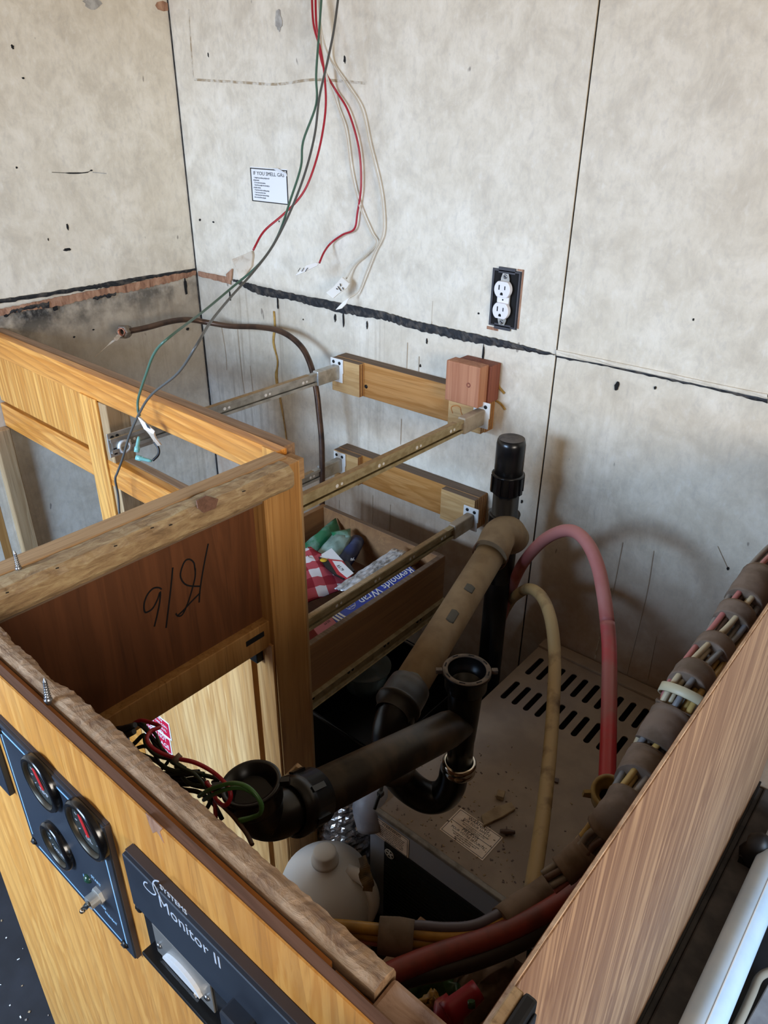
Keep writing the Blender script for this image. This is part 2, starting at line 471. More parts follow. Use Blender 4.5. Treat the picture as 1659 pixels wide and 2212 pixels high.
class MB:
    def __init__(s, mat=None):
        s.V, s.F, s.I, s.S, s.mats, s.cur = [], [], [], [], [], 0
        if mat:
            s.m(mat)

    def m(s, mat):
        if mat not in s.mats:
            s.mats.append(mat)
        s.cur = s.mats.index(mat)
        return s

    def add(s, vs, fs, smooth=False):
        b = len(s.V)
        s.V += [V3(v) for v in vs]
        for f in fs:
            s.F.append([b + i for i in f])
            s.I.append(s.cur)
            s.S.append(smooth)
        return s

    def hexa(s, a):
        return s.add(a, [(0, 3, 2, 1), (4, 5, 6, 7), (0, 1, 5, 4), (1, 2, 6, 5), (2, 3, 7, 6), (3, 0, 4, 7)])

    def box(s, x0, y0, z0, x1, y1, z1):
        x0, x1 = sorted((x0, x1)); y0, y1 = sorted((y0, y1)); z0, z1 = sorted((z0, z1))
        return s.hexa([(x0, y0, z0), (x1, y0, z0), (x1, y1, z0), (x0, y1, z0), (x0, y0, z1), (x1, y0, z1), (x1, y1, z1), (x0, y1, z1)])

    def bar(s, p, q, u, w, h):
        """bar from p to q; u = side direction, w half width along u, h half height"""
        p, q = V3(p), V3(q)
        t = (q - p).normalized()
        u = (V3(u) - t * t.dot(V3(u))).normalized()
        v = t.cross(u)
        a = [c + u * (i * w) + v * (j * h) for c in (p, q) for i, j in ((-1, -1), (1, -1), (1, 1), (-1, 1))]
        return s.hexa(a)

    def prism(s, poly, vec):
        n = len(poly)
        vec = V3(vec)
        poly = [V3(p) for p in poly]
        vs = poly + [p + vec for p in poly]
        fs = [tuple(range(n))[::-1], tuple(range(n, 2 * n))] + [(i, (i + 1) % n, n + (i + 1) % n, n + i) for i in range(n)]
        return s.add(vs, fs)

    def tube(s, pts, r, n=12, smooth=6, caps=True):
        pp = smooth_path(pts, smooth) if smooth else [V3(p) for p in pts]
        m = len(pp)
        rs = [r] * m if not isinstance(r, (list, tuple)) else [r[min(len(r) - 1, int(i / (m - 1) * (len(r) - 1)))] + (r[min(len(r) - 1, int(i / (m - 1) * (len(r) - 1)) + 1)] - r[min(len(r) - 1, int(i / (m - 1) * (len(r) - 1)))]) * ((i / (m - 1) * (len(r) - 1)) % 1) for i in range(m)]
        vs = []
        t0 = (pp[1] - pp[0]).normalized()
        u, v = frame_of(t0)
        for i, p in enumerate(pp):
            t = (pp[min(i + 1, m - 1)] - pp[max(i - 1, 0)]).normalized()
            u = (u - t * u.dot(t)).normalized()
            v = t.cross(u)
            for k in range(n):
                a = 2 * math.pi * k / n
                vs.append(p + (u * math.cos(a) + v * math.sin(a)) * rs[i])
        fs = []
        for i in range(m - 1):
            for k in range(n):
                fs.append((i * n + k, i * n + (k + 1) % n, (i + 1) * n + (k + 1) % n, (i + 1) * n + k))
        s.add(vs, fs, True)
        if caps:
            b = len(s.V) - len(vs)
            s.F += [[b + k for k in range(n)][::-1], [b + (m - 1) * n + k for k in range(n)]]
            s.I += [s.cur] * 2
            s.S += [False] * 2
        return s

    def lathe(s, prof, o, axis, n=32, smooth=True):
        """prof: list of (radius, height along axis)"""
        o, ax = V3(o), V3(axis).normalized()
        u, v = frame_of(ax)
        vs = [o + ax * h + (u * math.cos(2 * math.pi * k / n) + v * math.sin(2 * math.pi * k / n)) * max(r, 1e-5) for r, h in prof for k in range(n)]
        fs = [(i * n + k, i * n + (k + 1) % n, (i + 1) * n + (k + 1) % n, (i + 1) * n + k) for i in range(len(prof) - 1) for k in range(n)]
        return s.add(vs, fs, smooth)

    def cyl(s, o, axis, r, h, n=24):
        return s.lathe([(0, 0), (r, 0), (r, h), (0, h)], o, axis, n, False)

    def ribbon(s, pts, nrm, w, th=.0006, smooth=4):
        pp = smooth_path(pts, smooth) if smooth else [V3(p) for p in pts]
        nrm = V3(nrm).normalized()
        m = len(pp)
        vs, fs = [], []
        for i, p in enumerate(pp):
            t = (pp[min(i + 1, m - 1)] - pp[max(i - 1, 0)]).normalized()
            sd = nrm.cross(t).normalized()
            ww = w[min(int(i * len(w) / m), len(w) - 1)] if isinstance(w, (list, tuple)) else w
            for a, h in ((-.5, 0), (.5, 0), (.5, th), (-.5, th)):
                vs.append(p + sd * ww * a + nrm * h)
        for i in range(m - 1):
            a, b = i * 4, i * 4 + 4
            fs += [(a + k, a + (k + 1) % 4, b + (k + 1) % 4, b + k) for k in range(4)]
        fs += [(3, 2, 1, 0), tuple((m - 1) * 4 + k for k in range(4))]
        return s.add(vs, fs)

    def sheet(s, grid, th=.001, smooth=True):
        """thin sheet with thickness from a grid of points"""
        nu, nv = len(grid), len(grid[0])
        top = [V3(p) for r in grid for p in r]
        nr = []
        for i in range(nu):
            for j in range(nv):
                a = V3(grid[min(i + 1, nu - 1)][j]) - V3(grid[max(i - 1, 0)][j])
                b = V3(grid[i][min(j + 1, nv - 1)]) - V3(grid[i][max(j - 1, 0)])
                nr.append(a.cross(b).normalized())
        vs = top + [p - n * th for p, n in zip(top, nr)]
        k = nu * nv
        fs = []
        for i in range(nu - 1):
            for j in range(nv - 1):
                a = i * nv + j
                fs.append((a, a + nv, a + nv + 1, a + 1))
                fs.append((k + a, k + a + 1, k + a + nv + 1, k + a + nv))
        bd = [(i, 0) for i in range(nu)] + [(nu - 1, j) for j in range(1, nv)] + [(i, nv - 1) for i in range(nu - 2, -1, -1)] + [(0, j) for j in range(nv - 2, 0, -1)]
        ids = [i * nv + j for i, j in bd]
        for a, b in zip(ids, ids[1:] + ids[:1]):
            fs.append((b, a, k + a, k + b))
        return s.add(vs, fs, smooth)

    def mesh(s, name):
        me = bpy.data.meshes.new(name)
        me.from_pydata([tuple(v) for v in s.V], [], s.F)
        for mt in s.mats:
            me.materials.append(mt if not isinstance(mt, str) else M[mt])
        me.polygons.foreach_set('material_index', s.I)
        me.polygons.foreach_set('use_smooth', s.S)
        me.update()
        return me

    def build(s, name, parent=None, label=None, bevel=0, seg=2, sub=0, cat=None, group=None, kind=None):
        o = bpy.data.objects.new(name, s.mesh(name))
        COL.objects.link(o)
        if bevel:
            b = o.modifiers.new('bevel', 'BEVEL')
            b.width = bevel
            b.segments = seg
            b.limit_method = 'ANGLE'
            b.angle_limit = R(40)
        if sub:
            b = o.modifiers.new('sub', 'SUBSURF')
            b.levels = b.render_levels = sub
        setparent(o, parent)
        tag(o, label, cat, group, kind)
        return o


def world_off(o):
    v = V3((0, 0, 0))
    while o:
        v += o.location
        o = o.parent
    return v


def setparent(o, parent):
    if parent is None:
        return
    o.parent = parent
    if not parent.get('local_build'):
        o.location = -world_off(parent)
    else:
        o['local_build'] = 1


def tag(o, label=None, cat=None, group=None, kind=None):
    if label: o['label'] = label
    if cat: o['category'] = cat
    if group: o['group'] = group
    if kind: o['kind'] = kind
    return o


def thing(name, label, cat, loc=(0, 0, 0), group=None, local=False, rz=0):
    o = bpy.data.objects.new(name, None)
    o.empty_display_size = .02
    COL.objects.link(o)
    o.location = loc
    o.rotation_euler = (0, 0, rz)
    if local:
        o['local_build'] = 1
    return tag(o, label, cat, group)


def text_geo(mb, body, origin, xd, yd, size, th=.0003, align='LEFT', sx=1.0, shear=0, spacing=1.0):
    """add lettering as thin solid letters; origin = baseline start, xd reading direction, yd letter-up direction"""
    cu = bpy.data.curves.new('t', 'FONT')
    cu.body = body
    cu.size = size
    cu.align_x = align
    cu.shear = shear
    cu.space_character = spacing
    cu.resolution_u = 2
    cu.extrude = th / 2
    ob = bpy.data.objects.new('t', cu)
    COL.objects.link(ob)
    dg = bpy.context.evaluated_depsgraph_get()
    dg.update()
    me = bpy.data.meshes.new_from_object(ob.evaluated_get(dg))
    xd, yd = V3(xd).normalized(), V3(yd).normalized()
    n = xd.cross(yd)
    vs = [V3(origin) + xd * (v.co.x * sx) + yd * v.co.y + n * (v.co.z + th / 2) for v in me.vertices]
    mb.add(vs, [tuple(p.vertices) for p in me.polygons])
    bpy.data.objects.remove(ob)
    bpy.data.curves.remove(cu)
    bpy.data.meshes.remove(me)
    return mb


def screw_head(mb, o, axis, r=.0035, mat='screw'):
    mb.m(mat).lathe([(0, 0), (r, 0), (r, .0008), (r * .7, .0018), (r * .35, .0020), (r * .3, .0010), (0, .0009)], o, axis, 14)
    u, v = frame_of(V3(axis))
    mb.m('hole').bar(V3(o) + V3(axis) * .0016 - u * r * .5, V3(o) + V3(axis) * .0016 + u * r * .5, v, r * .1, .0006)
    return mb


# ================================================================== SETTING
Z0, ZC, XS = 0.0, 0.925, 1.062      # floor, counter seam, panel seam
# back wall: four panels with open joints in front of a dark backing
w_ = MB('hole').box(-.05, .004, 0, 3.3, .05, 2.2)
w_.m('wall')
w_.box(.002, 0, ZC, XS - .0015, .006, 2.2)
w_.box(XS + .002, 0, ZC - .004, 2.25, .006, 2.2)
w_.box(.002, .0012, 0, XS - .0015, .006, ZC - .0004)
w_.box(XS + .002, .0015, 0, 2.25, .006, ZC - .009)
w_.box(2.253, 0, 0, 3.3, .006, 2.2)


def blob(mb, px, py, ax, v, nrm, rx, rz, n=14, th=.0007, jag=.25):
    c = P(px, py, ax, v)
    up = V3((0, 0, 1))
    sd = V3(nrm).cross(up)
    poly = []
    for k in range(n):
        a = 2 * math.pi * k / n
        f = 1 + random.uniform(-jag, jag)
        poly.append(c + sd * math.cos(a) * rx * f + up * math.sin(a) * rz * f)
    mb.prism(poly, V3(nrm) * th)


NB = (0, -1, 0)
w_.m('hole')
for px, py, rx, rz in ((497, 640, .003, .014), (600, 656, .0028, .016), (742, 690, .0028, .018), (724, 687, .003, .009),
                       (793, 702, .0022, .008), (922, 738, .002, .006), (1044, 762, .0022, .016), (1333, 833, .004, .009),
                       (1415, 838, .002, .003), (450, 118, .0022, .005), (745, 129, .003, .006), (432, 475, .004, .003),
                       (461, 480, .004, .002), (1127, 1084, .002, .004), (1034, 677, .002, .002), (908, 790, .002, .003),
                       (1572, 1228, .002, .003), (1498, 690, .0015, .002), (655, 690, .0015, .002), (603, 478, .0015, .002)):
    blob(w_, px, py, 'y', 0, NB, rx, rz)
w_.m('scuff')
blob(w_, 603, 47, 'y', 0, NB, .009, .018, 18, .002)
w_.m('fadeline')
for pts, ww in (([(408, 20), (412, 90), (418, 168)], .004), ([(420, 172), (520, 178), (600, 182), (680, 172), (790, 180)], .005),
                ([(1320, 1270), (1290, 1400), (1270, 1500)], .002)):
    w_.ribbon([P(a, b, 'y', 0) for a, b in pts], NB, ww, .0004)
w_.m('drip')
for pts, ww in (([(478, 705), (487, 760), (490, 800)], .0018), ([(512, 700), (520, 790), (528, 850)], .0018), ([(540, 790), (548, 860)], .0015),
                ([(905, 770), (904, 800), (901, 830)], .002), ([(880, 740), (878, 800)], .0015), ([(867, 905), (865, 960)], .0015),
                ([(1345, 1172), (1322, 1290)], .0016), ([(1412, 1190), (1395, 1290), (1352, 1462)], .0015), ([(1550, 1180), (1572, 1228)], .001),
                ([(1417, 1375), (1398, 1470)], .0015), ([(843, 1090), (840, 1155)], .0014), ([(805, 1070), (803, 1140)], .0012),
                ([(733, 1080), (730, 1120)], .0012), ([(935, 650), (932, 700)], .001)):
    w_.ribbon([P(a, b, 'y', 0) for a, b in pts], NB, ww, .0003)
w_.m('glue')
w_.ribbon([P(a, b, 'y', 0) for a, b in ((592, 672), (594, 705), (591, 740), (600, 780), (597, 815), (605, 860), (612, 900), (619, 950), (620, 985))], NB, [.006, .007, .005, .009, .006, .004, .003], .0012)
w_.ribbon([P(a, b, 'y', 0) for a, b in ((1076, 820), (1078, 835), (1090, 850))], NB, .005, .001)
w_.ribbon([P(a, b, 'y', 0) for a, b in ((1072, 866), (1082, 872), (1092, 885))], NB, .004, .001)
w_.ribbon([P(a, b, 'y', 0) for a, b in ((936, 818), (955, 826), (975, 833))], NB, .006, .004)
# cut-out edge around the outlet
c0, c1 = P(1060, 577, 'y', 0), P(1131, 719, 'y', 0)
w_.build('wall_back', kind='structure')

# left wall
w_ = MB('hole').box(-.05, -2.45, 0, -.004, .01, 2.2)
w_.m('wall_left').box(-.006, -2.45, ZC + .006, 0, -.002, 2.2)
w_.box(-.006, -2.45, 0, -.0015, -.002, ZC + .003)
NL = (1, 0, 0)
w_.m('hole')
for px, py, rx, rz in ((401, 618, .004, .022), (119, 664, .007, .009), (14, 677, .009, .007), (27, 101, .003, .004), (50, 169, .003, .002),
                       (146, 490, .003, .007), (145, 539, .009, .003), (104, 517, .0015, .003), (405, 711, .005, .004), (202, 712, .003, .002),
                       (36, 362, .002, .002), (197, 368, .003, .0015), (160, 728, .003, .002)):
    blob(w_, px, py, 'x', 0, NL, rx, rz)
w_.ribbon([P(a, b, 'x', 0) for a, b in ((112, 372), (150, 374), (184, 373), (198, 368))], NL, [.001, .003, .002, .001], .0005)
w_.m('scuff').ribbon([P(a, b, 'x', 0) for a, b in ((200, 372), (230, 375), (10, 376), )][:2], NL, .002, .0004, 0)
blob(w_, 198, 5, 'x', 0, NL, .02, .012, 18, .0008)
w_.m('torn')
blob(w_, 352, 14, 'x', 0, NL, .022, .010, 8, .002, .1)
w_.build('wall_left', kind='structure')


def jag_band(mb, pts_top, pts_bot, ax, v, nrm, th, jt, k=26):
    """band on a wall between two jagged pixel edges"""
    def res(pts):
        L = [P(a, b, ax, v) for a, b in pts]
        out = []
        for i in range(k + 1):
            t = i / k * (len(L) - 1)
            j = min(int(t), len(L) - 2)
            out.append(L[j].lerp(L[j + 1], t - j))
        return out
    T, B = res(pts_top), res(pts_bot)
    n = V3(nrm)
    g = []
    for i in range(k + 1):
        t, b = T[i].copy(), B[i].copy()
        t.z += random.uniform(-jt, jt) * .5
        b.z += random.uniform(-jt, jt)
        m1 = t.lerp(b, random.uniform(.25, .4)) + n * th * random.uniform(.8, 1.1)
        m2 = t.lerp(b, random.uniform(.6, .8)) + n * th * random.uniform(.6, 1.1)
        g.append([t + n * .0008, t + n * th * .9, m1, m2, b + n * th * .6, b + n * .0008])
    mb.sheet(g, .0006, False)


t_ = MB('torn')
jag_band(t_, [(430, 586), (500, 600)], [(430, 596), (500, 614)], 'y', 0, NB, .003, .001, 8)
t_.m('sealant')
jag_band(t_, [(505, 603), (560, 618), (640, 636), (740, 655), (830, 674), (900, 694), (1000, 716), (1100, 738), (1198, 765)],
         [(505, 608), (560, 636), (640, 650), (740, 676), (830, 690), (900, 712), (1000, 736), (1100, 752), (1198, 768)], 'y', 0, NB, .0022, .0020, 150)
jag_band(t_, [(1203, 768), (1300, 786), (1430, 812), (1550, 838), (1659, 862)], [(1203, 772), (1300, 789), (1430, 818), (1550, 843), (1659, 870)], 'y', 0, NB, .002, .0012, 40)
t_.m('wall')
jag_band(t_, [(1203, 756), (1300, 776), (1430, 803), (1550, 830), (1659, 852)], [(1203, 767), (1300, 785), (1430, 812), (1550, 838), (1659, 861)], 'y', 0, NB, .003, .0004, 20)
t_.m('torn').prism([P(a, b, 'y', -.003) for a, b in ((490, 592), (503, 580), (501, 606), (492, 604))], (0, -.003, 0))
t_.build('trim_1', kind='structure')
t_ = MB('torn')
jag_band(t_, [(-20, 672), (40, 660), (110, 645), (200, 628), (300, 608), (380, 590), (424, 583)],
         [(-20, 685), (40, 672), (110, 664), (200, 644), (300, 625), (380, 606), (424, 592)], 'x', 0, NL, .0015, .0022, 110)
t_.m('sealant')
jag_band(t_, [(-20, 650), (100, 632), (200, 616), (240, 608), (330, 594), (424, 580)], [(-20, 657), (100, 640), (200, 624), (250, 618), (330, 599), (424, 584)], 'x', 0, NL, .003, .002, 60)
jag_band(t_, [(200, 642), (250, 632)], [(200, 648), (250, 638)], 'x', 0, NL, .003, .003, 16)
jag_band(t_, [(20, 672), (60, 660), (105, 652)], [(20, 678), (60, 668), (105, 662)], 'x', 0, NL, .003, .004, 20)
t_.build('trim_2', kind='structure')
MB('sealant').box(0, -.0025, 0, .0025, 0, 2.2).build('trim_3', kind='structure')

fl = MB('floor').box(-.05, -2.45, -.05, 3.3, .05, 0)
fl.m('floor_in').box(.93, -1.05, 0, 1.575, -.001, .002).box(0, -.56, 0, .93, -.001, .002)
fl.build('floor', kind='structure')
MB('ceiling').box(-.05, -2.45, 2.0, 3.3, .05, 2.05).build('ceiling', kind='structure')
f_ = MB('ceiling')
for a in ((-.05, 0, .1, 2.2), (1.0, 0, 3.3, 2.2), (.1, 0, 1.0, .95), (.1, 1.55, 1.0, 2.2)):
    f_.box(a[0], -2.45, a[1], a[2], -2.40, a[3])
f_.build('wall_front', kind='structure')
f_ = MB('ceiling')
for a in ((-2.45, 0, -1.95, 2.2), (-1.05, 0, .05, 2.2), (-1.95, 0, -1.05, 1.0), (-1.95, 1.7, -1.05, 2.2)):
    f_.box(3.2, a[0], a[1], 3.25, a[2], a[3])
f_.build('wall_right', kind='structure')
for i, (fix, a0, a1, z0, z1) in enumerate((('y', .1, 1.0, .95, 1.55), ('x', -1.95, -1.05, 1.0, 1.7))):
    f_ = MB('zinc')
    for (b0, c0_, b1, c1_) in ((a0, z0, a1, z0 + .02), (a0, z1 - .02, a1, z1), (a0, z0, a0 + .02, z1), (a1 - .02, z0, a1, z1)):
        if fix == 'y':
            f_.box(b0, -2.44, c0_, b1, -2.41, c1_)
        else:
            f_.box(3.21, b0, c0_, 3.24, b1, c1_)
    f_.build('window_%d' % (i + 1), kind='structure')

MB('zinc').box(.42, -2.40, .1, 1.08, -2.385, .93).build('fill_backing_1', kind='structure')  # made-up pale panel standing unseen behind the added low blue fill
# ================================================================== LONG FACE FRAME (A)
A = thing('cabinet_face_frame', 'long oak cabinet face frame running left from the corner post, openings without drawers', 'cabinet frame', (.954, -.591, 0), None, True, R(-1.32))
ZT = .88
L = -.954
MB('oak').box(L, 0, .832, 0, .019, ZT).build('top_rail', A, bevel=.0015)
MB('top_x').box(L, .019, .845, -.01, .043, ZT - .002).build('rear_cleat', A, 'brown cleat behind the top rail', bevel=.0015)
MB('oak').box(L, .0, .661, -.02, .019, .716).m('top_x').box(L, .019, .664, -.02, .038, .716).build('middle_rail', A, bevel=.0012)
MB('oak_v').box(L, .004, .722, -.515, .016, .832).build('false_drawer_panel', A, 'oak panel with vertical grain closing the left opening', bevel=.001)
MB('oak_v').box(-.557, -.004, .0, -.497, .0, .835).box(-.557, 0, .0, -.497, .016, .83).build('stile', A, bevel=.001)
MB('raw_z').box(-.4968, .0005, .0, -.470, .045, .83).build('inner_post', A, 'raw brown post behind the oak stile', bevel=.0015)
MB('raw_z').box(-.03, 0, 0, .0, .045, .84).build('end_post', A, bevel=.001)
MB('oak_v').box(-.03, -.002, .832, .0, -.0002, .88).build('end_block', A)
MB('raw_z').box(L - .03, -.035, 0, L + .022, -.0, .66).build('left_stile', A, 'greyish raw stile at the left end', bevel=.002)
MB('post').box(L - .03, -.09, 0, L + .0, -.055, .66).build('far_stile', A, bevel=.002)

# ================================================================== DIVIDER (B) with corner post
B = thing('cabinet_divider_frame', 'rough topped wooden divider frame with handwritten scribble, between corner post and front cabinet', 'cabinet frame', (.975, -.8, 0))
MB('raw_y').box(.950, -1.028, .862, .976, -.592, ZT).build('top_rail', B, bevel=.0015)
# rough sawn cleat, slightly irregular
g = MB('rough_y')
N = 40
pts = []
for i in range(N + 1):
    y = -1.028 + (.42) * i / N
    j = lambda s=.0009: random.uniform(-s, s)
    x1 = 1.006 + j(.0008)
    pts.append([(.9765, y, .846), (.9765, y, .8785 + j()), (.985, y, .8795 + j(.0006)), (x1 - .008, y, .878 + j(.0006)), (x1, y, .870 + j()), (x1, y, .852 + j()), (x1 - .004, y, .846)])
n_ = len(pts[0])
vs_ = [p for r in pts for p in r]
fs_ = [(i * n_ + k, (i + 1) * n_ + k, (i + 1) * n_ + (k + 1) % n_, i * n_ + (k + 1) % n_) for i in range(N) for k in range(n_)]
fs_ += [tuple(range(n_))[::-1], tuple(N * n_ + k for k in range(n_))]
g.add(vs_, fs_)
g.m('edge_dark').prism([P(a, b, 'x', 1.0075) for a, b in ((425, 1082), (446, 1071), (472, 1078), (466, 1098), (440, 1108), (428, 1098))], (-.002, 0, 0))
for a, b in ((325, 1141), (365, 1135), (246, 1180), (523, 1062), (120, 1228), (12, 1281)):
    g.m('hole').ribbon([P(a, b, 'x', 1.0072), P(a + 7, b - 2, 'x', 1.0072)], (1, 0, 0), .0012, .0004, 0)
g.build('rough_cleat', B, 'rough sawn cleat along the top')
MB('dim').box(.970, -1.028, .836, .992, -.65, .846).build('upper_rail', B, bevel=.001)
pn = MB('pan_in').box(.958, -1.04, .60, .972, -.655, .84)
pn.build('plywood_panel', B, 'dark brown plywood panel')
MB('post').box(.958, -1.04, .594, .986, -.652, .640).m('hole').box(.984, -.70, .618, .9865, -.665, .628).build('bottom_rail', B, bevel=.003)
MB('post').box(.955, -.655, 0, .996, -.588, .878).build('corner_post', B, 'tall brown corner post', bevel=.001)
MB('raw_y').box(.957, -.586, .84, .984, -.568, .872).build('small_block', B, bevel=.001)
MB('oak_door').box(.955, -.6595, 0, .9935, -.6555, .60).build('lit_post_face', B, bevel=.0005)  # paler sheet over the post's front face, its window light put into the colour
s_ = MB('ink')
for st in ([(442, 1163), (420, 1153), (385, 1160), (350, 1200), (330, 1255), (332, 1305), (350, 1310), (385, 1285), (415, 1230), (433, 1180), (430, 1240), (415, 1320), (395, 1403)],
           [(513, 1025), (505, 1110), (492, 1230), (470, 1411)],
           [(655, 1040), (648, 995), (620, 972), (590, 985), (567, 1040), (563, 1085), (585, 1125), (620, 1142), (690, 1145)],
           [(657, 1030), (655, 1090), (635, 1170), (610, 1250), (575, 1325), (545, 1335), (533, 1318)],
           [(545, 1332), (580, 1300), (630, 1245), (690, 1185)],
           [(740, 872), (720, 970), (700, 1080), (686, 1180), (682, 1248)]):
    s_.ribbon([P(200 + a / 2.9625, 880 + b / 2.9625, 'x', .9722) for a, b in st], (1, 0, 0), .0022, .0003)
s_.build('handwritten_marking', B, 'black marker scrawl')
# hinge hanging under the rail
h_ = MB('screw').box(.925, -.668, .558, .955, -.648, .592)
h_.m('screw').cyl((.940, -.668, .574), (0, -1, 0), .006, .003)
h_.m('dark_metal').box(.952, -.672, .562, .972, -.650, .598)
h_.build('hinge', B, bevel=.0012)


def loose_screw(px, py, z, name_label, tilt=(0, 0, 1)):
    p = P(px, py, 'z', z)
    s = MB('screw')
    prof = [(.0034, 0), (.0034, .001)]
    for i in range(7):
        h = .0025 + i * .0022
        prof += [(.0016, h), (.0029 - .0002 * i, h + .0008), (.0016, h + .0016)]
    prof += [(.0003, .0205)]
    s.lathe([(0, -.004)] + [(.0018, -.004)] + prof, p, tilt, 12)
    s.build('wood_screw', None, name_label, cat='screw')


loose_screw(40, 1228, .8795, 'screw tip poking up from the top of the divider frame', (-.1, .05, 1))
loose_screw(104, 1512, .8805, 'screw tip poking up from the rough front block near the gauges', (-.1, .1, 1))

# ================================================================== OPEN DOOR with stickers
Dr = MB('oak_door').box(.475, -.655, .012, .935, -.640, .60).m('oak').box(.475, -.6565, .012, .535, -.6552, .60).build('cabinet_door', B, 'open oak door seen from inside, red warning stickers at lower left', bevel=.0006)


def door_sticker(tl, tr, bl, lines, nm):
    a, b, c = [P(q[0], q[1], 'y', -.6556) for q in (tl, tr, bl)]
    wv = b.x - a.x
    hv = a.z - c.z
    s = MB('paper').box(a.x, -.6561, a.z - hv, a.x + wv, -.6553, a.z)
    s.m('sticker_red').box(a.x + .003, -.6564, a.z - hv + .003, a.x + wv - .003, -.6558, a.z - .003)
    t = s.m('paper')
    n = len(lines)
    for i, (ln, k) in enumerate(lines):
        sz = hv / n * .95 * k
        text_geo(t, ln, (a.x + wv / 2, -.6566, a.z - hv * (i + .85) / n + .001), (1, 0, 0), (0, 0, 1), sz, .0003, 'CENTER', min(1, .92 * wv / (len(ln) * sz * .62)))
    s.build('warning_sticker', Dr, nm)


door_sticker((300, 1512), (362, 1544), (307, 1548), [('WARNING', 1.1), ('DO NOT STORE COM-', .8), ('BUSTIBLE MATERIAL', .8), ('IN THIS AREA', .8)], 'upper red warning sticker')
door_sticker((307, 1549), (365, 1582), (314, 1590), [('THIS IS NOT', .9), ('A STORAGE', .9), ('COMPARTMENT', .9)], 'lower red warning sticker')

# ================================================================== FRONT CABINET (C)
C = thing('front_cabinet_panel', 'golden oak front cabinet panel holding the black gauge plates', 'cabinet panel', (1.25, -1.055, 0))
YF = -1.062
MB('oak_face').box(.905, YF, 0, 1.60, YF + .0014, ZT).m('edge_dark').box(.905, YF + .0014, 0, 1.60, YF + .0080, ZT - .0003).build('oak_skin', C)
MB('groove').box(.94, YF + .0080, .80, 1.50, YF + .0135, .873).box(1.503, YF + .0080, .80, 1.532, YF + .0135, .868).build('orange_strip', C, 'orange brown strip in the groove')
g = MB('rough_x')
N = 150
pts = []
for i in range(N + 1):
    x = .98 + (1.531 - .98) * i / N
    ex = .0011 if x < 1.3 else .0005
    jj = lambda s=1.0: random.uniform(-ex, ex) * s
    yi = -1.0295 + jj(1.1) + (.0018 * math.sin(x * 37) + .0012 * math.sin(x * 91) if x < 1.28 else 0)
    pts.append([(x, -1.048, .835), (x, -1.0475, .877 + jj(.4)), (x, -1.043, .8795 + jj(.5)), (x, -1.037, .8795 + jj(.6)), (x, yi - .002, .878 + jj(.5)), (x, yi, .872 + jj(.5)), (x, yi, .835)])
n_ = 7
vs_ = [p for r in pts for p in r]
fs_ = [(i * n_ + k, i * n_ + (k + 1) % n_, (i + 1) * n_ + (k + 1) % n_, (i + 1) * n_ + k) for i in range(N) for k in range(n_)]
fs_ += [tuple(range(n_)), tuple(N * n_ + k for k in range(n_))[::-1]]
g.add(vs_, fs_)
g.build('rough_block', C, 'rough splintered lumber strip along the top')
MB('pink').box(1.5315, YF + .009, .70, 1.577, -1.031, .872).build('corner_cleat', C, 'low pinkish corner cleat', bevel=.003)
MB('pan_in').box(.96, -1.0475, 0, 1.53, -1.044, .834).build('inner_panel', C)
s_ = MB('torn')
s_.prism([P(a, b, 'y', YF - .0004) for a, b in ((314, 1756), (330, 1770), (350, 1790), (345, 1797), (354, 1822), (344, 1805), (338, 1796), (330, 1800), (322, 1780))], (0, .0006, 0))
s_.build('chipped_spot', C, 'pinkish chip torn from the oak edge')

# gauge plate -------------------------------------------------
G = thing('instrument_cluster', 'black square gauge plate with three round gauges and a toggle switch', 'gauge panel', (1.19, YF, .74))
gx0, gx1, gz0, gz1 = 1.1015, 1.278, .655, .8215
MB('panel_blk').box(gx0, YF - .006, gz0, gx1, YF, gz1).build('plate', G, bevel=.001)
MB('panel_edge').box(gx0 + .001, YF - .003, gz1 - .0005, gx1, YF - .0002, gz1 + .0008).box(gx1 - .0003, YF - .0045, gz0, gx1 + .0008, YF - .0002, gz1).build('dusty_edge', G)
yp = YF - .006
s_ = MB('print_blue')
for a in ((gx0 + .008, gz1 - .0095, gx1 - .016, gz1 - .0075), (gx0 + .0065, gz0 + .02, gx0 + .0080, gz1 - .014), (gx1 - .0095, gz0 + .014, gx1 - .008, gz1 - .019), (gx0 + .015, gz0 + .0075, gx1 - .015, gz0 + .009)):
    s_.box(a[0], yp - .0003, a[1], a[2], yp, a[3])
s_.build('border_line', G, 'pale blue printed border')
for (x, z) in ((gx0 + .008, gz1 - .009), (gx1 - .010, gz1 - .011), (gx0 + .007, gz0 + .010), (gx1 - .012, gz0 + .010)):
    s_ = MB('dark_metal').lathe([(0, 0), (.0042, 0), (.004, .0012), (.002, .0028), (0, .003)], (x, yp, z), (0, -1, 0), 16)
    s_.m('screw').bar((x - .0026, yp - .003, z), (x + .0026, yp - .003, z), (0, 0, 1), .0004, .0003)
    s_.build('screw', G)


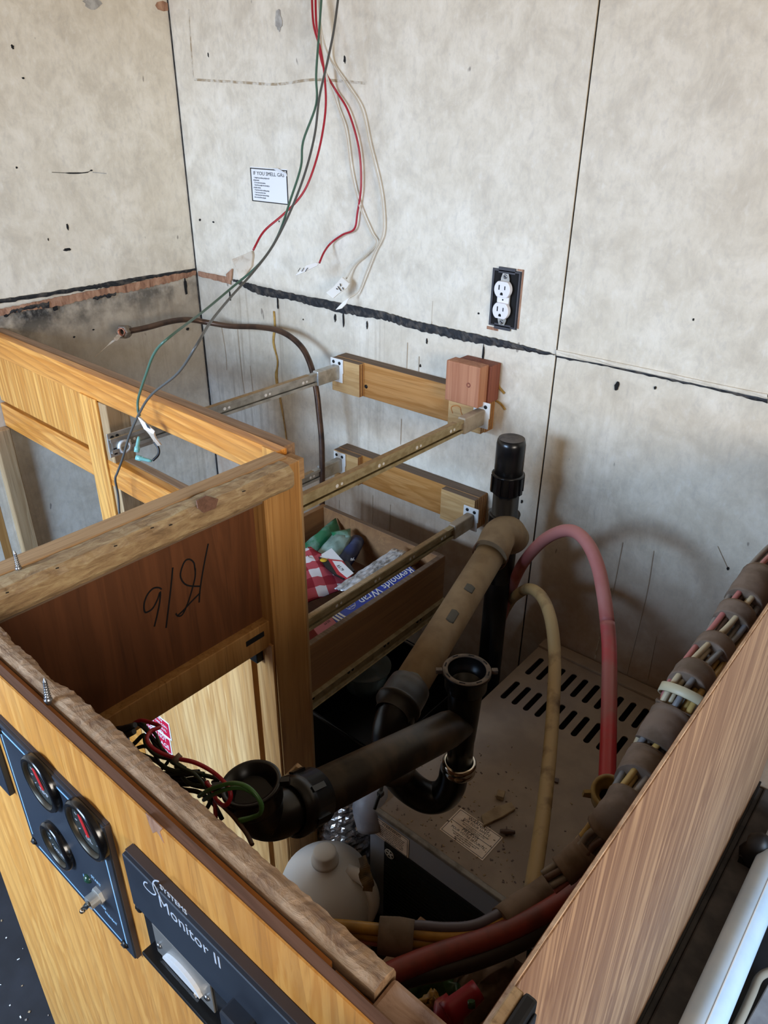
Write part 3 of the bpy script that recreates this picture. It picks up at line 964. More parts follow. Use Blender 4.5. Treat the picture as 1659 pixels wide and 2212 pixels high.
def gauge(px, py, r, ang, word):
    c = P(px, py, 'y', yp - .003)
    g = MB('gauge_blk').lathe([(r + .003, 0), (r + .003, .004), (r + .0015, .0062), (r - .0005, .0066), (r - .002, .0055), (r - .0025, .003), (r - .0025, .0015)], (c.x, yp, c.z), (0, -1, 0), 48)
    go = g.build('gauge', G)
    MB('brassring').lathe([(r - .0030, .0030), (r - .0022, .0058), (r - .0014, .0063)], (c.x, yp, c.z), (0, -1, 0), 48).build('inner_ring', go)
    MB('dial').cyl((c.x, yp, c.z), (0, -1, 0), r - .0022, .0025, 40).build('dial', go)
    t = MB('print_white')
    for k in range(9):
        a = R(215 - k * 31)
        p = V3((c.x + math.cos(a) * (r - .007), yp - .0026, c.z + math.sin(a) * (r - .007)))
        q = V3((c.x + math.cos(a) * (r - .010), yp - .0026, c.z + math.sin(a) * (r - .010)))
        t.bar(p, q, (0, 1, 0), .0002, .00035)
    text_geo(t, word, (c.x, yp - .0026, c.z - r * .55), (1, 0, 0), (0, 0, 1), r * .26, .0002, 'CENTER')
    t.build('scale_marks', go)
    dv = V3((math.cos(R(ang)), 0, math.sin(R(ang))))
    if word != 'HOURS':
        MB('needle').bar(V3((c.x, yp - .0036, c.z)) - dv * r * .25, V3((c.x, yp - .0036, c.z)) + dv * r * .6, (0, 1, 0), .0004, .0018).build('needle', go, 'red needle')
    MB('glass').lathe([(0, .0056), (r * .6, .0054), (r - .002, .0048)], (c.x, yp, c.z), (0, -1, 0), 40).build('glass', go)


gauge(88, 1692, .0245, 118, 'TEMP')
gauge(186, 1793, .0245, 112, 'OIL')
gauge(123, 1827, .0215, 100, 'HOURS')
s_ = MB('led').lathe([(.0045, 0), (.0045, .001), (.003, .003), (0, .004)], (P(191, 1897, 'y', yp).x, yp, P(191, 1897, 'y', yp).z), (0, -1, 0), 20)
s_.build('indicator_light', G, 'small dark green indicator light')
c = P(216, 1932, 'y', yp)
sw = MB('zinc').cyl((c.x, yp, c.z), (0, -1, 0), .0085, .003, 6)
sw.cyl((c.x, yp, c.z), (0, -1, 0), .0062, .011, 20)
so = sw.build('toggle_switch', G)
tip = D(178, 1967, (V3((c.x, yp - .035, c.z)) - CAM).dot(fw))
MB('chrome').tube([(c.x, yp - .010, c.z), tip], [.0028, .0024], 12, 0).lathe([(0, 0), (.0024, .0005), (.0018, .002), (0, .0027)], tip, (tip - V3((c.x, yp - .01, c.z))), 12).build('lever', so, 'chrome switch lever')
t = MB('print_blue')
text_geo(t, 'START', (c.x - .008, yp - .0001, c.z + .016), (1, 0, 0), (0, 0, 1), .0052)
text_geo(t, 'STOP', (c.x - .006, yp - .0001, c.z - .018), (1, 0, 0), (0, 0, 1), .0045)
text_geo(t, 'PREHEAT', (c.x + .002, yp - .0001, c.z - .023), (1, 0, 0), (0, 0, 1), .0045)
text_geo(t, 'RUN', (c.x - .026, yp - .0001, c.z + .001), (1, 0, 0), (0, 0, 1), .0048)
t.build('lettering', G, 'pale blue lettering')

# monitor panel -----------------------------------------------
Mo = thing('system_monitor', 'long black monitor panel with silver script lettering and a small meter', 'monitor panel', (1.45, YF, .75))
mx0, mz1 = 1.3105, .8265
mx1, mzm, mz0 = 1.60, .768, .715
MB('panel_blk').prism([(mx0, YF - .010, mzm), (mx0, YF, mzm - .001), (mx0, YF, mz1), (mx0, YF - .010, mz1 - .002)], (mx1 - mx0, 0, 0)).build('upper_plate', Mo, bevel=.001)
MB('panel_edge').box(mx0 + .001, YF - .007, mz1 - .001, mx1, YF - .0005, mz1 + .001).build('dusty_edge', Mo)
MB('gauge_blk').box(mx0 + .004, YF - .006, mz0, mx1, YF, mzm).build('lower_plate', Mo, bevel=.001)
MB('dark_metal').box(mx0 + .004, YF - .014, mz0 - .003, mx1, YF, mz0 + .001).build('ledge', Mo, bevel=.001)
t = MB('print_white')
yq = YF - .0102
text_geo(t, 'SYSTEMS', P(346, 1918, 'y', yq), (1, 0, 0), (0, 0, 1), .0075, .0002, 'LEFT', 1.05)
text_geo(t, 'Monitor II', P(345, 1955, 'y', yq), (1, 0, 0), (0, 0, 1), .0175, .0002, 'LEFT', .95)
for st in ([(868, 1382), (852, 1376), (848, 1392), (866, 1418), (900, 1448), (918, 1446), (906, 1418), (900, 1385), (912, 1368), (935, 1372)], [(905, 1385), (925, 1425), (948, 1478)]):
    t.ribbon([P(a / 2.725, 1400 + b / 2.725, 'y', yq) for a, b in st], (0, -1, 0), .0011, .0002)
t.build('lettering', Mo, 'silver script lettering')
xm = mx0 + .018
mo = MB('meter').box(xm, YF - .0075, mzm - .044, xm + .070, YF - .006, mzm - .009).build('meter', Mo, bevel=.0006)
cx = xm + .035
prof = []
g = []
for i in range(13):
    a = R(180 - i * 15)
    g.append((cx + math.cos(a) * .0225, mzm - .036 + math.sin(a) * .012))
MB('paper').prism([(x, YF - .0075, z) for x, z in g], (0, -.003, 0)).build('meter_dial', mo, 'pale arched meter dial')
MB('glass').prism([(x, YF - .0107, z) for x, z in [(cx - .0225, mzm - .0375), (cx + .0225, mzm - .0375)] + g[::-1]], (0, -.002, 0)).build('meter_glass', mo)
for dx in (.006, .064):
    screw_head(MB(), (xm + dx, YF - .0075, mzm - .03), (0, -1, 0), .0028).build('screw', mo)
screw_head(MB(), (mx0 + .004, YF - .008, mzm - .004), (0, -1, 0), .004, 'dark_metal').build('screw', Mo)
c = P(528, 2192, 'y', YF - .01)
MB('panel_blk').box(c.x - .011, YF - .022, c.z - .008, c.x + .011, YF - .006, c.z + .008).build('rocker_button', Mo, bevel=.002)

q = thing('instrument_cluster', 'corner of a black plate at the far left edge of the oak front', 'gauge panel', (1.05, YF, .76))
MB('panel_blk').box(.975, YF - .006, .70, 1.0735, YF, .80).build('plate', q, bevel=.001)
MB('gauge_blk').lathe([(.024, 0), (.024, .006), (.021, .009), (.019, .004), (0, .004)], (1.03, YF - .006, .745), (0, -1, 0), 40).build('gauge', q)

# ================================================================== SIDE PANEL (D)
Dn = thing('plywood_side_panel', 'tall thin brown plywood side panel at right with pale cut edge', 'plywood panel', (1.582, -.5, 0))
MB('side_ply').box(1.5872, -1.075, .195, 1.5885, -.002, ZT - .0005).m('pan_in').box(1.5845, -1.06, 0, 1.5855, -.002, ZT - .0005).box(1.5855, -1.07, 0, 1.5872, -.003, ZT - .004).build('panel', Dn)
N = 60
g = []
for i in range(N + 1):
    y = -1.074 + 1.07 * i / N
    h = random.uniform(-.0005, .0007)
    g.append([(1.5846, y, ZT - .003), (1.5850, y, ZT + h), (1.5872, y, ZT + h + .0002), (1.5884, y, ZT - .003)])
MB('edge').sheet(g, -.0015, False).build('cut_edge', Dn, 'pale rough cut edge')
MB('raw_y').box(1.553, -.50, .72, 1.5768, -.004, .755).build('inner_cleat', Dn, 'brown cleat on the inside', bevel=.002)
MB('rubber').box(1.5885, -1.08, .19, 1.592, -.002, .197).build('bottom_seal', Dn, 'thin black seal line')
# bracket plate on the outer side
bk = thing('switch_plate', 'black plate standing on the outer face of the side panel, painted-on blue sheen', 'switch plate', (1.6, -1.03, .88))
MB('raw_z').box(1.5887, -1.10, .78, 1.595, -1.0, .888).build('backing_strip', bk, 'oak backing strip', bevel=.001)
MB('rubber').box(1.5952, -1.10, .78, 1.603, -.999, .889).build('plate_body', bk, bevel=.002)
MB('panel_blk').box(1.6032, -1.10, .785, 1.605, -1.003, .884).build('plate_sheen', bk, bevel=.0008)  # bluish layer, the blue-lit sheen of the plate put into its colour

# ================================================================== RIGHT SIDE: sill, tube, cord
MB('sill').box(1.60, -1.1, 0, 1.652, -.004, .19).box(1.589, -1.08, 0, 1.60, -.004, .186).build('trim_4', kind='structure', bevel=.003)
s_ = MB('rubber')
p = P(1625, 1835, 'x', 1.625)
s_.lathe([(0, 0), (.02, .0), (.024, .012), (.018, .03), (.02, .045), (.010, .06), (0, .063)], (1.628, p.y, .19), (0.1, 0, 1), 12)
s_.m('dark_metal').box(1.612, p.y - .02, .19, 1.635, p.y + .03, .205)
s_.build('rubber_grommet', None, 'black lump of rubber and clips on the sill beside the white tube', cat='rubber grommet')
a, b = D(1525, 2212, 1.0), D(1659, 1950, 1.29)
d_ = V3((0, 1, 0))
tb = thing('white_tube', 'white painted tube crossing the bottom right corner', 'tube', tuple(a))
tbm = MB('tube_white')
tc_ = a + V3((-.003, 0, 0))
pts = [tc_ + d_ * (-.6 + 1.02 * i / 20) for i in range(21)]
tbm.tube(pts, .0255, 28, 0)
tbm.build('tube_body', tb)
MB('paper').ribbon([p + V3((.004, 0, .0253)) for p in pts], (0.1, 0, 1), .0014, .0006, 0).build('seam_line', tb)
MB('cord').tube([D(1585, 2230, 1.08), D(1605, 2190, 1.1), D(1625, 2145, 1.13), D(1640, 2112, 1.16), D(1665, 2098, 1.18), D(1700, 2090, 1.2)], .0062, 12).build('loose_cable', None, 'beige cord bending beside the white tube at right edge', cat='cord')
p = P(1648, 2195, 'z', .10)
MB('bag_grey').prism([P(a, b, 'z', .10) for a, b in ((1610, 2212), (1662, 2120), (1760, 2120), (1760, 2300), (1560, 2300))], (0, 0, -.08)).build('pale_board', None, 'pale lilac board in the bottom right corner', cat='board', bevel=.002)

# ================================================================== WALL BOARDS, RED BLOCK
def board(name_label, x0, x1, z0, z1, sp, zs=0):
    b = thing('mounting_board', name_label, 'board', ((x0 + x1) / 2, 0, z0), 'slide mounting boards on the back wall')
    pl = MB('ply_or').box(x0, -.030, z0, x1, -.0008, z1)
    pl.m('ply_top').box(x0 + .0005, -.0295, z1, x1 - .0005, -.001, z1 + .0006)
    pl.m('ply_lay')
    for k in range(4):
        pl.box(x1, -.029 + k * .007, z0 + .001, x1 + .0004, -.0255 + k * .007, z1 - .001)
    pl.build('plank', b, bevel=.0006)
    for (a, c_) in sp:
        s = MB('ply_pale').box(a, -.047, z0 + .002, c_, -.0303, z1 - .001)
        s.m('ply_top').box(a + .0005, -.0465, z1 - .001, c_ - .0005, -.031, z1 - .0003)
        s.m('ply_lay')
        for k in range(2):
            s.box(c_, -.046 + k * .008, z0 + .003, c_ + .0004, -.042 + k * .008, z1 - .002)
        s.build('spacer_block', b, bevel=.0006)
    return b


b1 = board('upper plywood board on the back wall, under the reddish block', .535, .942, .735, .813, ((.535, .618), (.862, .942)))
sc_ = MB()
for px, py in ((791, 835), ):
    q = P(px, py, 'y', -.030)
    screw_head(sc_, q, (0, -1, 0), .0045, 'dark_metal')
for px, py, ln in ((998, 835, .004),):
    pass
sc_.build('screw', b1)
MB('groove').ribbon([P(a, b_, 'y', -.0472) for a, b_ in ((978, 893), (975, 880), (985, 876), (994, 880), (996, 890), (1000, 899))], (0, -1, 0), .0022, .0003).build('water_mark', b1, 'hooked brown stain on the right spacer')
b2 = board('lower plywood board on the back wall, above the drawer', .535, .942, .513, .588, ((.535, .612), (.855, .942)))
s_ = MB('ink')
for px, py in ((783, 795), (762, 826), (968, 1080), (971, 1111), (748, 826)):
    q = P(px, py, 'y', -.0472)
    s_.bar(q, q + V3((.003, 0, .004)), (0, 1, 0), .0003, .0004)
rb = thing('wood_block', 'reddish square wood block screwed above the right end of the upper board', 'wood block', (.905, -.025, .80))
k_ = MB('redwood').box(.866, -.068, .797, .945, -.038, .878)
k_.build('front_piece', rb, bevel=.002)
MB('redwood_end').box(.869, -.037, .799, .949, -.001, .874).build('rear_piece', rb, bevel=.0015)
q = P(1012, 832, 'y', -.068)
MB('redwood_end').lathe([(.0022, 0), (.0034, .0006), (.0046, .0006), (.005, 0)], q, (0, -1, 0), 20).build('knot', rb, 'small round knot')


# ================================================================== DRAWER SLIDES
def slide(lbl, x, z, y0, y1, mat, hole_side=1, socket=True, front=False, h=.026, sleeve='sleeve'):
    """y0 = wall end (near 0), y1 = front end"""
    s = thing('drawer_slide', lbl, 'drawer slide', (x, y0, z), 'bare drawer slides')
    t = .0012
    w = .0115
    d = MB(mat)
    xo = x + w / 2
    # channel: vertical web, top and bottom flanges with lips
    d.box(x - w / 2, y1, z - h / 2, x - w / 2 + t, y0, z + h / 2)
    d.box(x - w / 2 + t, y1, z + h / 2 - t, xo, y0, z + h / 2)
    d.box(x - w / 2 + t, y1, z - h / 2, xo, y0, z - h / 2 + t)
    d.box(xo - t, y1, z + h / 2 - .006, xo, y0, z + h / 2 - t)
    d.box(xo - t, y1, z - h / 2 + t, xo, y0, z - h / 2 + .006)
    d.box(x - .0015, y1 + .004, z - .0055, x + .0015, y0 - .03, z + .0055)
    ch = d.build('channel', s)
    MB('dust').box(x - w / 2 + .0005, y1 + .002, z + h / 2, xo - .001, y0 - .085, z + h / 2 + .0007).build('dust_layer', s, 'brown dust on the top flange')
    n = 5
    for k in range(n):
        yy = y0 + (y1 - y0) * (k + .85) / (n + .3)
        for e, rr in ((0, .0026), (.011, .0033)):
            MB('paper').cyl((x + .0015, yy - e, z), (1, 0, 0), rr, .0005, 14).build('rivet_hole', s, 'round hole showing pale')
    if socket:
        so = MB('white_pl').box(x - .019, -.0505, z - .002, x + .019, -.0475, z + .030)
        so.box(x - .013, -.0505, z - .024, x + .017, -.0475, z)
        so_ = so.build('wall_socket', s, 'white plastic wall bracket', bevel=.0012)
        for dx, dz in ((-.009, .022), (.009, .021)):
            screw_head(MB(), (x + dx, -.0505, z + dz), (0, -1, 0), .0038, 'dark_metal').build('screw', so_)
        sl = MB(sleeve)
        sl.box(x - .009, -.118, z - .0165, x + .0085, -.0505, z + .0165)
        sl.build('sleeve', s, bevel=.0025)
    if front:
        f = MB('zinc').box(x - .0015, y1 - .002, z - .022, x + .0005, y1 + .085, z + .023)
        fo = f.build('front_bracket', s, bevel=.001)
        MB('white_pl').lathe([(0, 0), (.013, 0), (.013, .005), (.008, .006), (.007, .003), (0, .003)], (x + .0005, y1 + .026, z - .007), (1, 0, 0), 24).build('roller', fo, 'white nylon roller')
        hh = MB('hole').cyl((x + .0005, y1 + .007, z + .014), (1, 0, 0), .0038, .0006, 14)
        hh.cyl((x + .0005, y1 + .017, z + .015), (1, 0, 0), .0032, .0006, 14)
        hh.box(x + .0005, y1 + .006, z - .018, x + .0011, y1 + .012, z - .004)
        hh.build('bracket_holes', fo)
    return s


slide('upper left drawer slide with silver front bracket and white roller', .553, .784, -.055, -.622, 'zinc', 1, True, True, .026, 'zinc')
slide('upper right dusty brass coloured drawer slide ending under the reddish block', .943, .776, -.055, -.60, 'gold')
slide('short silver drawer slide at the left end of the lower board', .556, .556, -.055, -.575, 'zinc', 1, True, False, .026, 'zinc')
slide('lower right dusty drawer slide passing over the open drawer', .936, .541, -.055, -.60, 'gold')

# ================================================================== DRAWER
Dw = thing('drawer', 'open wooden drawer box full of kitchen wraps, under the slides', 'drawer', (.75, -.34, .367))
x0, x1, y0, y1, z0, z1 = .575, .931, -.555, -.128, .367, .486
MB('draw_wood').box(x1 - .012, y0, z0, x1, y1, z1).build('side_panel', Dw, bevel=.001)
MB('draw_wood').box(x0, y0, z0, x0 + .012, y1, z1).build('side_panel', Dw, bevel=.001)
MB('draw_wood').box(x0 + .012, y1 - .012, z0, x1 - .012, y1, z1).build('back_panel', Dw, bevel=.001)
MB('draw_wood').box(x0 + .012, y0, z0, x1 - .012, y0 + .012, z1).build('front_panel', Dw, bevel=.001)
MB('pan_in').box(x0 + .012, y0 + .012, z0 + .004, x1 - .012, y1 - .012, z0 + .010).build('bottom_panel', Dw)
s_ = MB('edge_dark')
s_.build('x', Dw) if False else None
e_ = MB('ply_top').box(x1 - .0115, y0 + .001, z1, x1 - .0005, y1 - .001, z1 + .0005).box(x0 + .012, y1 - .0115, z1, x1 - .012, y1 - .0005, z1 + .0005)
e_.build('top_edges', Dw, 'darker dusty top edges')
l3 = MB('gold').box(x1 + .0002, y0 - .03, z0 - .012, x1 + .0014, y1, z0 + .014).box(x1 + .0014, y0 - .03, z0 + .0128, x1 + .010, y1, z0 + .014).box(x1 + .0014, y0 - .03, z0 - .012, x1 + .012, y1, z0 - .0108).box(x1 + .0088, y0 - .03, z0 - .012, x1 + .010, y1, z0 - .004)
for k in range(4):
    yy = y1 - .08 - k * .105
    l3.m('hole').cyl((x1 + .0014, yy, z0 + .001), (1, 0, 0), .003, .0006, 12).cyl((x1 + .0014, yy - .011, z0 + .001), (1, 0, 0), .0035, .0006, 12)
l3.build('side_slide', Dw, 'dusty brass coloured slide along the bottom edge')

# contents ----------------------------------------------------
# long foil carton lying against the right side
fa, fb, fc, fd = P(690, 1364, 'z', .470), P(664, 1322, 'z', .486), P(868, 1208, 'z', .486), P(905, 1237, 'z', .470)
fb = V3((.862, -.470, .484)); fa = V3((.912, -.480, .468)); fc = V3((.866, -.195, .484)); fd = V3((.915, -.195, .468))
fx = thing('foil_carton', 'long blue and red kitchen foil carton lying along the right side of the drawer', 'carton', tuple(fa))
nf = (fd - fa).cross(fb - fa).normalized()
if nf.z < 0: nf = -nf
body = MB('foilbox_blue')
def lerp2(s, t): return (fa.lerp(fd, s)).lerp(fb.lerp(fc, s), t)
q1 = .17
body.prism([lerp2(q1, 0), lerp2(1, 0), lerp2(1, 1), lerp2(q1, 1)], -nf * .045)
body.m('foilbox_red').prism([lerp2(0, 0), lerp2(q1, 0), lerp2(q1, 1), lerp2(0, 1)], -nf * .045)
bo = body.build('carton_body', fx, bevel=.0008)
st = MB('paper')
for k in range(3):
    st.ribbon([lerp2(.16 + .028 * k + .05 * (1 - t) ** 2, t) + nf * .0003 for t in (0, .25, .5, .75, 1)], nf, .0042, .0002)
st.build('white_stripes', bo, 'three curved white stripes')
lx = (fa - fd).normalized()
ly = (fa - fb)
ly = (ly - lx * ly.dot(lx)).normalized()
t = MB('paper')
text_geo(t, 'Reynolds Wrap', lerp2(.99, .50) + nf * .0003, lx, ly, .027, .0003, 'LEFT', .93)
text_geo(t, 'TRUSTED SINCE 1947', lerp2(.80, .80) + nf * .0003, lx, ly, .008, .0002, 'LEFT', .95)
t.build('lettering', bo, 'white upside-down lettering')
t = MB('paper')
ccn = lerp2(.345, .50) + nf * .0003
t.lathe([(.0125, 0), (.0125, .0003), (.0118, .0003), (.0118, 0)], ccn, nf, 36)
text_geo(t, 'USA', ccn + nf * .0001 - ly * .003, lx, ly, .010, .0002, 'CENTER')
text_geo(t, 'MADE IN', ccn + nf * .0001 + ly * .006, lx, ly, .004, .0002, 'CENTER')
t.build('round_emblem', bo, 'white ring emblem')
t = MB('ink')
text_geo(t, '175', lerp2(.14, .62) + nf * .0003, lx, ly, .014, .0002, 'LEFT')
text_geo(t, 'SQ FT', lerp2(.14, .40) + nf * .0003, lx, ly, .006, .0002, 'LEFT')
t.build('size_print', bo, 'dark print on the red end')


def crumple(nm, lbl, cat, mat, corners, amp, n=14, th=.0012, seed=1, dome=0):
    rnd = random.Random(seed)
    a, b, c, d = [V3(p) for p in corners]
    g = []
    for i in range(n + 1):
        row = []
        for j in range(n + 1):
            s, t = i / n, j / n
            p = a.lerp(b, s).lerp(d.lerp(c, s), t)
            p += V3((rnd.uniform(-.3, .3), rnd.uniform(-.3, .3), rnd.uniform(-1, 1))) * amp * (.4 if i in (0, n) or j in (0, n) else 1)
            p.z += dome * math.sin(math.pi * s) * math.sin(math.pi * t)
            row.append(p)
        g.append(row)
    return MB(mat).sheet(g, th, True).build(nm, None, lbl, cat=cat)


PZ = lambda px, py, z: P(px, py, 'z', z)
crumple('gingham_towel', 'red and white checked towel in the drawer beside the foil carton', 'towel', 'gingham',
        [PZ(640, 1200, .47), PZ(672, 1182, .478), PZ(775, 1262, .450), PZ(640, 1310, .450)], .003, 12, .004, 3, .012)
# package with hang tag
pk = thing('tagged_package', 'small package with red and black price tag on the checked towel', 'package', tuple(PZ(730, 1220, .48)))
MB('paper').prism([PZ(a, b, .478) for a, b in ((690, 1200), (716, 1184), (742, 1212), (714, 1222))], (0, 0, -.002)).build('white_card', pk)
MB('ink').prism([PZ(a, b, .481) for a, b in ((688, 1202), (698, 1207), (752, 1213), (766, 1232), (742, 1250), (722, 1240), (704, 1225))], (0, 0, -.003)).build('black_card', pk)
MB('tag_red').prism([PZ(a, b, .4816) for a, b in ((708, 1207), (740, 1211), (762, 1240), (750, 1252), (728, 1240))], (0, 0, -.0006)).build('red_label', pk)
MB('paper').prism([PZ(a, b, .4822) for a, b in ((718, 1211), (738, 1213), (764, 1238), (750, 1248), (733, 1234))], (0, 0, -.0006)).build('price_sticker', pk)
t = MB('ink')
xd_ = (PZ(764, 1238, .4824) - PZ(738, 1213, .4824)).normalized()
yd_ = V3((0, 0, 1)).cross(xd_)
text_geo(t, 'R5.79', PZ(726, 1222, .4824), xd_, yd_, .010, .0002)
t.build('price_print', pk)
MB('tag_yel').lathe([(0, 0), (.0075, 0), (.0075, .0006), (0, .0006)], PZ(699, 1210, .4816), (0, 0, 1), 20).build('yellow_seal', pk)
crumple('green_bag', 'dark green plastic bag in the far left corner of the drawer', 'plastic bag', 'green_pl',
        [PZ(640, 1190, .45), PZ(725, 1118, .475), PZ(735, 1150, .455), PZ(665, 1215, .44)], .004, 8, .001, 5, .014)
crumple('film_bag', 'grey-green translucent bag lying on the green bag in the drawer', 'plastic bag', 'teal_pl',
        [PZ(676, 1205, .462), PZ(722, 1150, .474), PZ(760, 1160, .470), PZ(735, 1212, .45)], .003, 8, .001, 8, .01)
crumple('green_wrapper', 'bright green strip of wrapper at the back of the drawer', 'wrapper', 'green_pl',
        [PZ(715, 1150, .474), PZ(757, 1142, .474), PZ(757, 1160, .472), PZ(722, 1163, .472)], .002, 5, .001, 9, .006)
np_ = thing('navy_packet', 'rounded navy blue packet behind the price tag in the drawer', 'packet', tuple(PZ(760, 1200, .44)))
MB('blue_pl').tube([PZ(735, 1225, .44), PZ(755, 1195, .446), PZ(772, 1168, .45)], [.018, .019, .016], 16, 4).build('packet_body', np_)
t = MB('paper')
text_geo(t, 'qt.', PZ(762, 1212, .466), (PZ(772, 1190, .466) - PZ(762, 1212, .466)), V3((0, 0, 1)).cross(PZ(772, 1190, .466) - PZ(762, 1212, .466)), .013, .0003)
t.build('lettering', np_)
crumple('plastic_wrap', 'crumpled clear plastic wrap beside the foil carton', 'plastic wrap', 'wrapfilm',
        [PZ(722, 1272, .478), PZ(850, 1185, .486), PZ(878, 1192, .484), PZ(760, 1282, .478)], .004, 16, .0008, 12, .004)
MB('card').tube([PZ(862, 1222, .462), PZ(905, 1196, .458)], .017, 20, 0).build('cardboard_core', None, 'brown cardboard roll at the far right end of the drawer', cat='cardboard tube')
MB('slot').box(.62, -.535, .376, .83, -.50, .44).m('edge').box(.83, -.538, .376, .845, -.495, .462).build('dark_carton', None, 'dark carton edge at the near end of the drawer', cat='carton', bevel=.001)

# ================================================================== UNDER THE DRAWER
bn = thing('black_bin', 'black plastic bin under the drawer', 'bin', (.88, -.3, .0))
def tray(x0, x1, y0, y1, z0, z1, t, mat):
    m = MB(mat)
    m.box(x0, y0, z0, x1, y1, z0 + t)
    m.box(x0, y0, z0, x0 + t, y1, z1).box(x1 - t, y0, z0, x1, y1, z1).box(x0, y0, z0, x1, y0 + t, z1).box(x0, y1 - t, z0, x1, y1, z1)
    return m
tray(.70, .99, -.40, -.08, .003, .165, .004, 'black_pl').build('bin_body', bn, bevel=.003)
rm = MB('black_pl')
rm.tube([(.696, -.404, .165), (.994, -.404, .165), (.994, -.076, .165), (.696, -.076, .165), (.696, -.404, .165)], .004, 8, 0)
rm.build('rim', bn)
tb_ = thing('clear_tub', 'clear plastic tub with grey lid inside the black bin', 'tub', (.80, -.25, .17))
MB('tub').lathe([(0, 0), (.045, 0), (.055, .05), (.058, .052), (.058, .056), (0, .058)], P(790, 1478, 'z', .15), (0, 0, 1), 30).build('tub_body', tb_)
crumple('dark_cloth', 'dark purplish cloth behind the sloping pipe', 'cloth', 'w_brown', [P(815, 1510, 'z', .19), P(880, 1440, 'z', .19), P(905, 1450, 'z', .17), P(850, 1530, 'z', .17)], .006, 8, .003, 4, .01)

# ================================================================== GAS WARNING LABEL
gl = thing('gas_warning_label', 'white gas warning label with black border on the upper back wall', 'label', (.19, 0, 1.1))
a = P(541, 362, 'y', 0)
b = P(621, 370, 'y', 0)
c = P(545, 434, 'y', 0)
lw, lh = b.x - a.x, a.z - c.z
MB('paper').box(a.x, -.0012, a.z - lh, a.x + lw, -.0002, a.z + .002).prism([(a.x + lw * .6, -.0013, a.z + .002), (a.x + lw, -.0013, a.z - .012), (a.x + lw + .001, -.004, a.z - .006), (a.x + lw * .8, -.005, a.z + .003)], (0, -.0006, 0)).build('paper', gl)
fr = MB('ink')
for q in ((0, 0, 1, .03), (0, .97, 1, 1), (0, 0, .025, 1), (.975, 0, 1, 1)):
    fr.box(a.x + q[0] * lw, -.0015, a.z - lh + q[1] * lh, a.x + q[2] * lw, -.0010, a.z - lh + q[3] * lh)
fr.build('border', gl)
t = MB('ink')
text_geo(t, 'IF YOU SMELL GAS', (a.x + lw * .5, -.0013, a.z - lh * .20), (1, 0, 0), (0, 0, 1), lh * .155, .0003, 'CENTER', lw * .92 / (lh * .155 * 9.0))
for i, ln in enumerate(('   1. Extinguish any open flames, pilot lights and all', 'smoking materials.', '   2. Do not touch electrical switches.', '   3. Shut off the gas supply at the tank valve(s) or', 'gas supply connection.', '   4. Open doors and other ventilating openings.', '   5. Leave the area until odor clears.', '   6. Have the gas system checked and leakage', 'source corrected before using again.')):
    text_geo(t, ln, (a.x + lw * .07, -.0013, a.z - lh * (.30 + .073 * i)), (1, 0, 0), (0, 0, 1), lh * .062, .0002, 'LEFT', .62)
t.build('lettering', gl)

# ================================================================== OUTLET
ot = thing('wall_outlet', 'bare white duplex electrical outlet in a dark open box on the back wall', 'electrical outlet', (.84, 0, .98))
oc = P(1092, 646, 'y', 0)
X, Z = oc.x, oc.z
bx = MB('obox')
bx.box(X - .032, -.001, Z - .053, X + .030, .0, Z + .053)
bx.build('box_back', ot)
fr = MB('obox')
for q in ((-.029, -.050, -.026, .050), (.026, -.050, .029, .050), (-.029, -.052, .029, -.049), (-.029, .049, .029, .052), (-.018, .046, .018, .057), (-.018, -.057, .018, -.046)):
    fr.box(X + q[0], -.004, Z + q[1], X + q[2], -.0012, Z + q[3])
fr.build('box_rim', ot, bevel=.0006)
MB('hole').box(X - .026, -.0016, Z - .049, X + .026, -.0011, Z + .049).build('box_opening', ot)
MB('torn').box(X + .0305, -.0008, Z - .05, X + .034, 0, Z + .056).box(X + .02, -.0006, Z + .0535, X + .034, 0, Z + .057).box(X - .036, -.0006, Z - .062, X - .01, 0, Z - .056).build('cut_edge', ot)
st = MB('zinc').prism([(X + a_, -.006, Z + b_) for a_, b_ in ((-.009, .026), (.009, .026), (.009, .038), (.006, .047), (-.006, .047), (-.009, .038))], (0, -.0012, 0))
st.prism([(X + a_, -.006, Z - b_) for a_, b_ in ((-.009, .026), (.009, .026), (.009, .038), (.006, .047), (-.006, .047), (-.009, .038))], (0, -.0012, 0))
st.box(X - .013, -.0075, Z - .012, X + .013, -.005, Z + .012)
st.build('mounting_strap', ot)
for dz in (.0415, -.0415):
    screw_head(MB(), (X, -.0072, Z + dz), (0, -1, 0), .0042).build('screw', ot)
MB('outlet').box(X - .0125, -.0095, Z - .0055, X + .0125, -.006, Z + .0055).m('hole').cyl((X, -.0095, Z), (0, -1, 0), .0016, .0004, 12).build('center_bridge', ot, bevel=.0005)
for dz in (.0195, -.0195):
    poly = []
    for k in range(40):
        a_ = 2 * math.pi * k / 40
        x_, z_ = .0172 * math.cos(a_), .0172 * math.sin(a_)
        z_ = max(-.0143, min(.0143, z_))
        poly.append((X + x_, -.006, Z + dz + z_))
    fo = MB('outlet').prism(poly, (0, -.010, 0)).build('receptacle_face', ot, bevel=.0012)
    hh = MB('hole')
    hh.box(X - .0072, -.0163, Z + dz - .001, X - .0050, -.0159, Z + dz + .0078)
    hh.box(X + .0052, -.0163, Z + dz, X + .0072, -.0159, Z + dz + .0068)
    hh.prism([(X + .0028 * math.cos(R(k)), -.0159, Z + dz - .0078 + .0028 * math.sin(R(k))) for k in range(0, 181, 20)] + [(X - .0028, -.0159, Z + dz - .0102), (X + .0028, -.0159, Z + dz - .0102)], (0, -.0004, 0))
    hh.build('slots', fo, 'black plug slots')

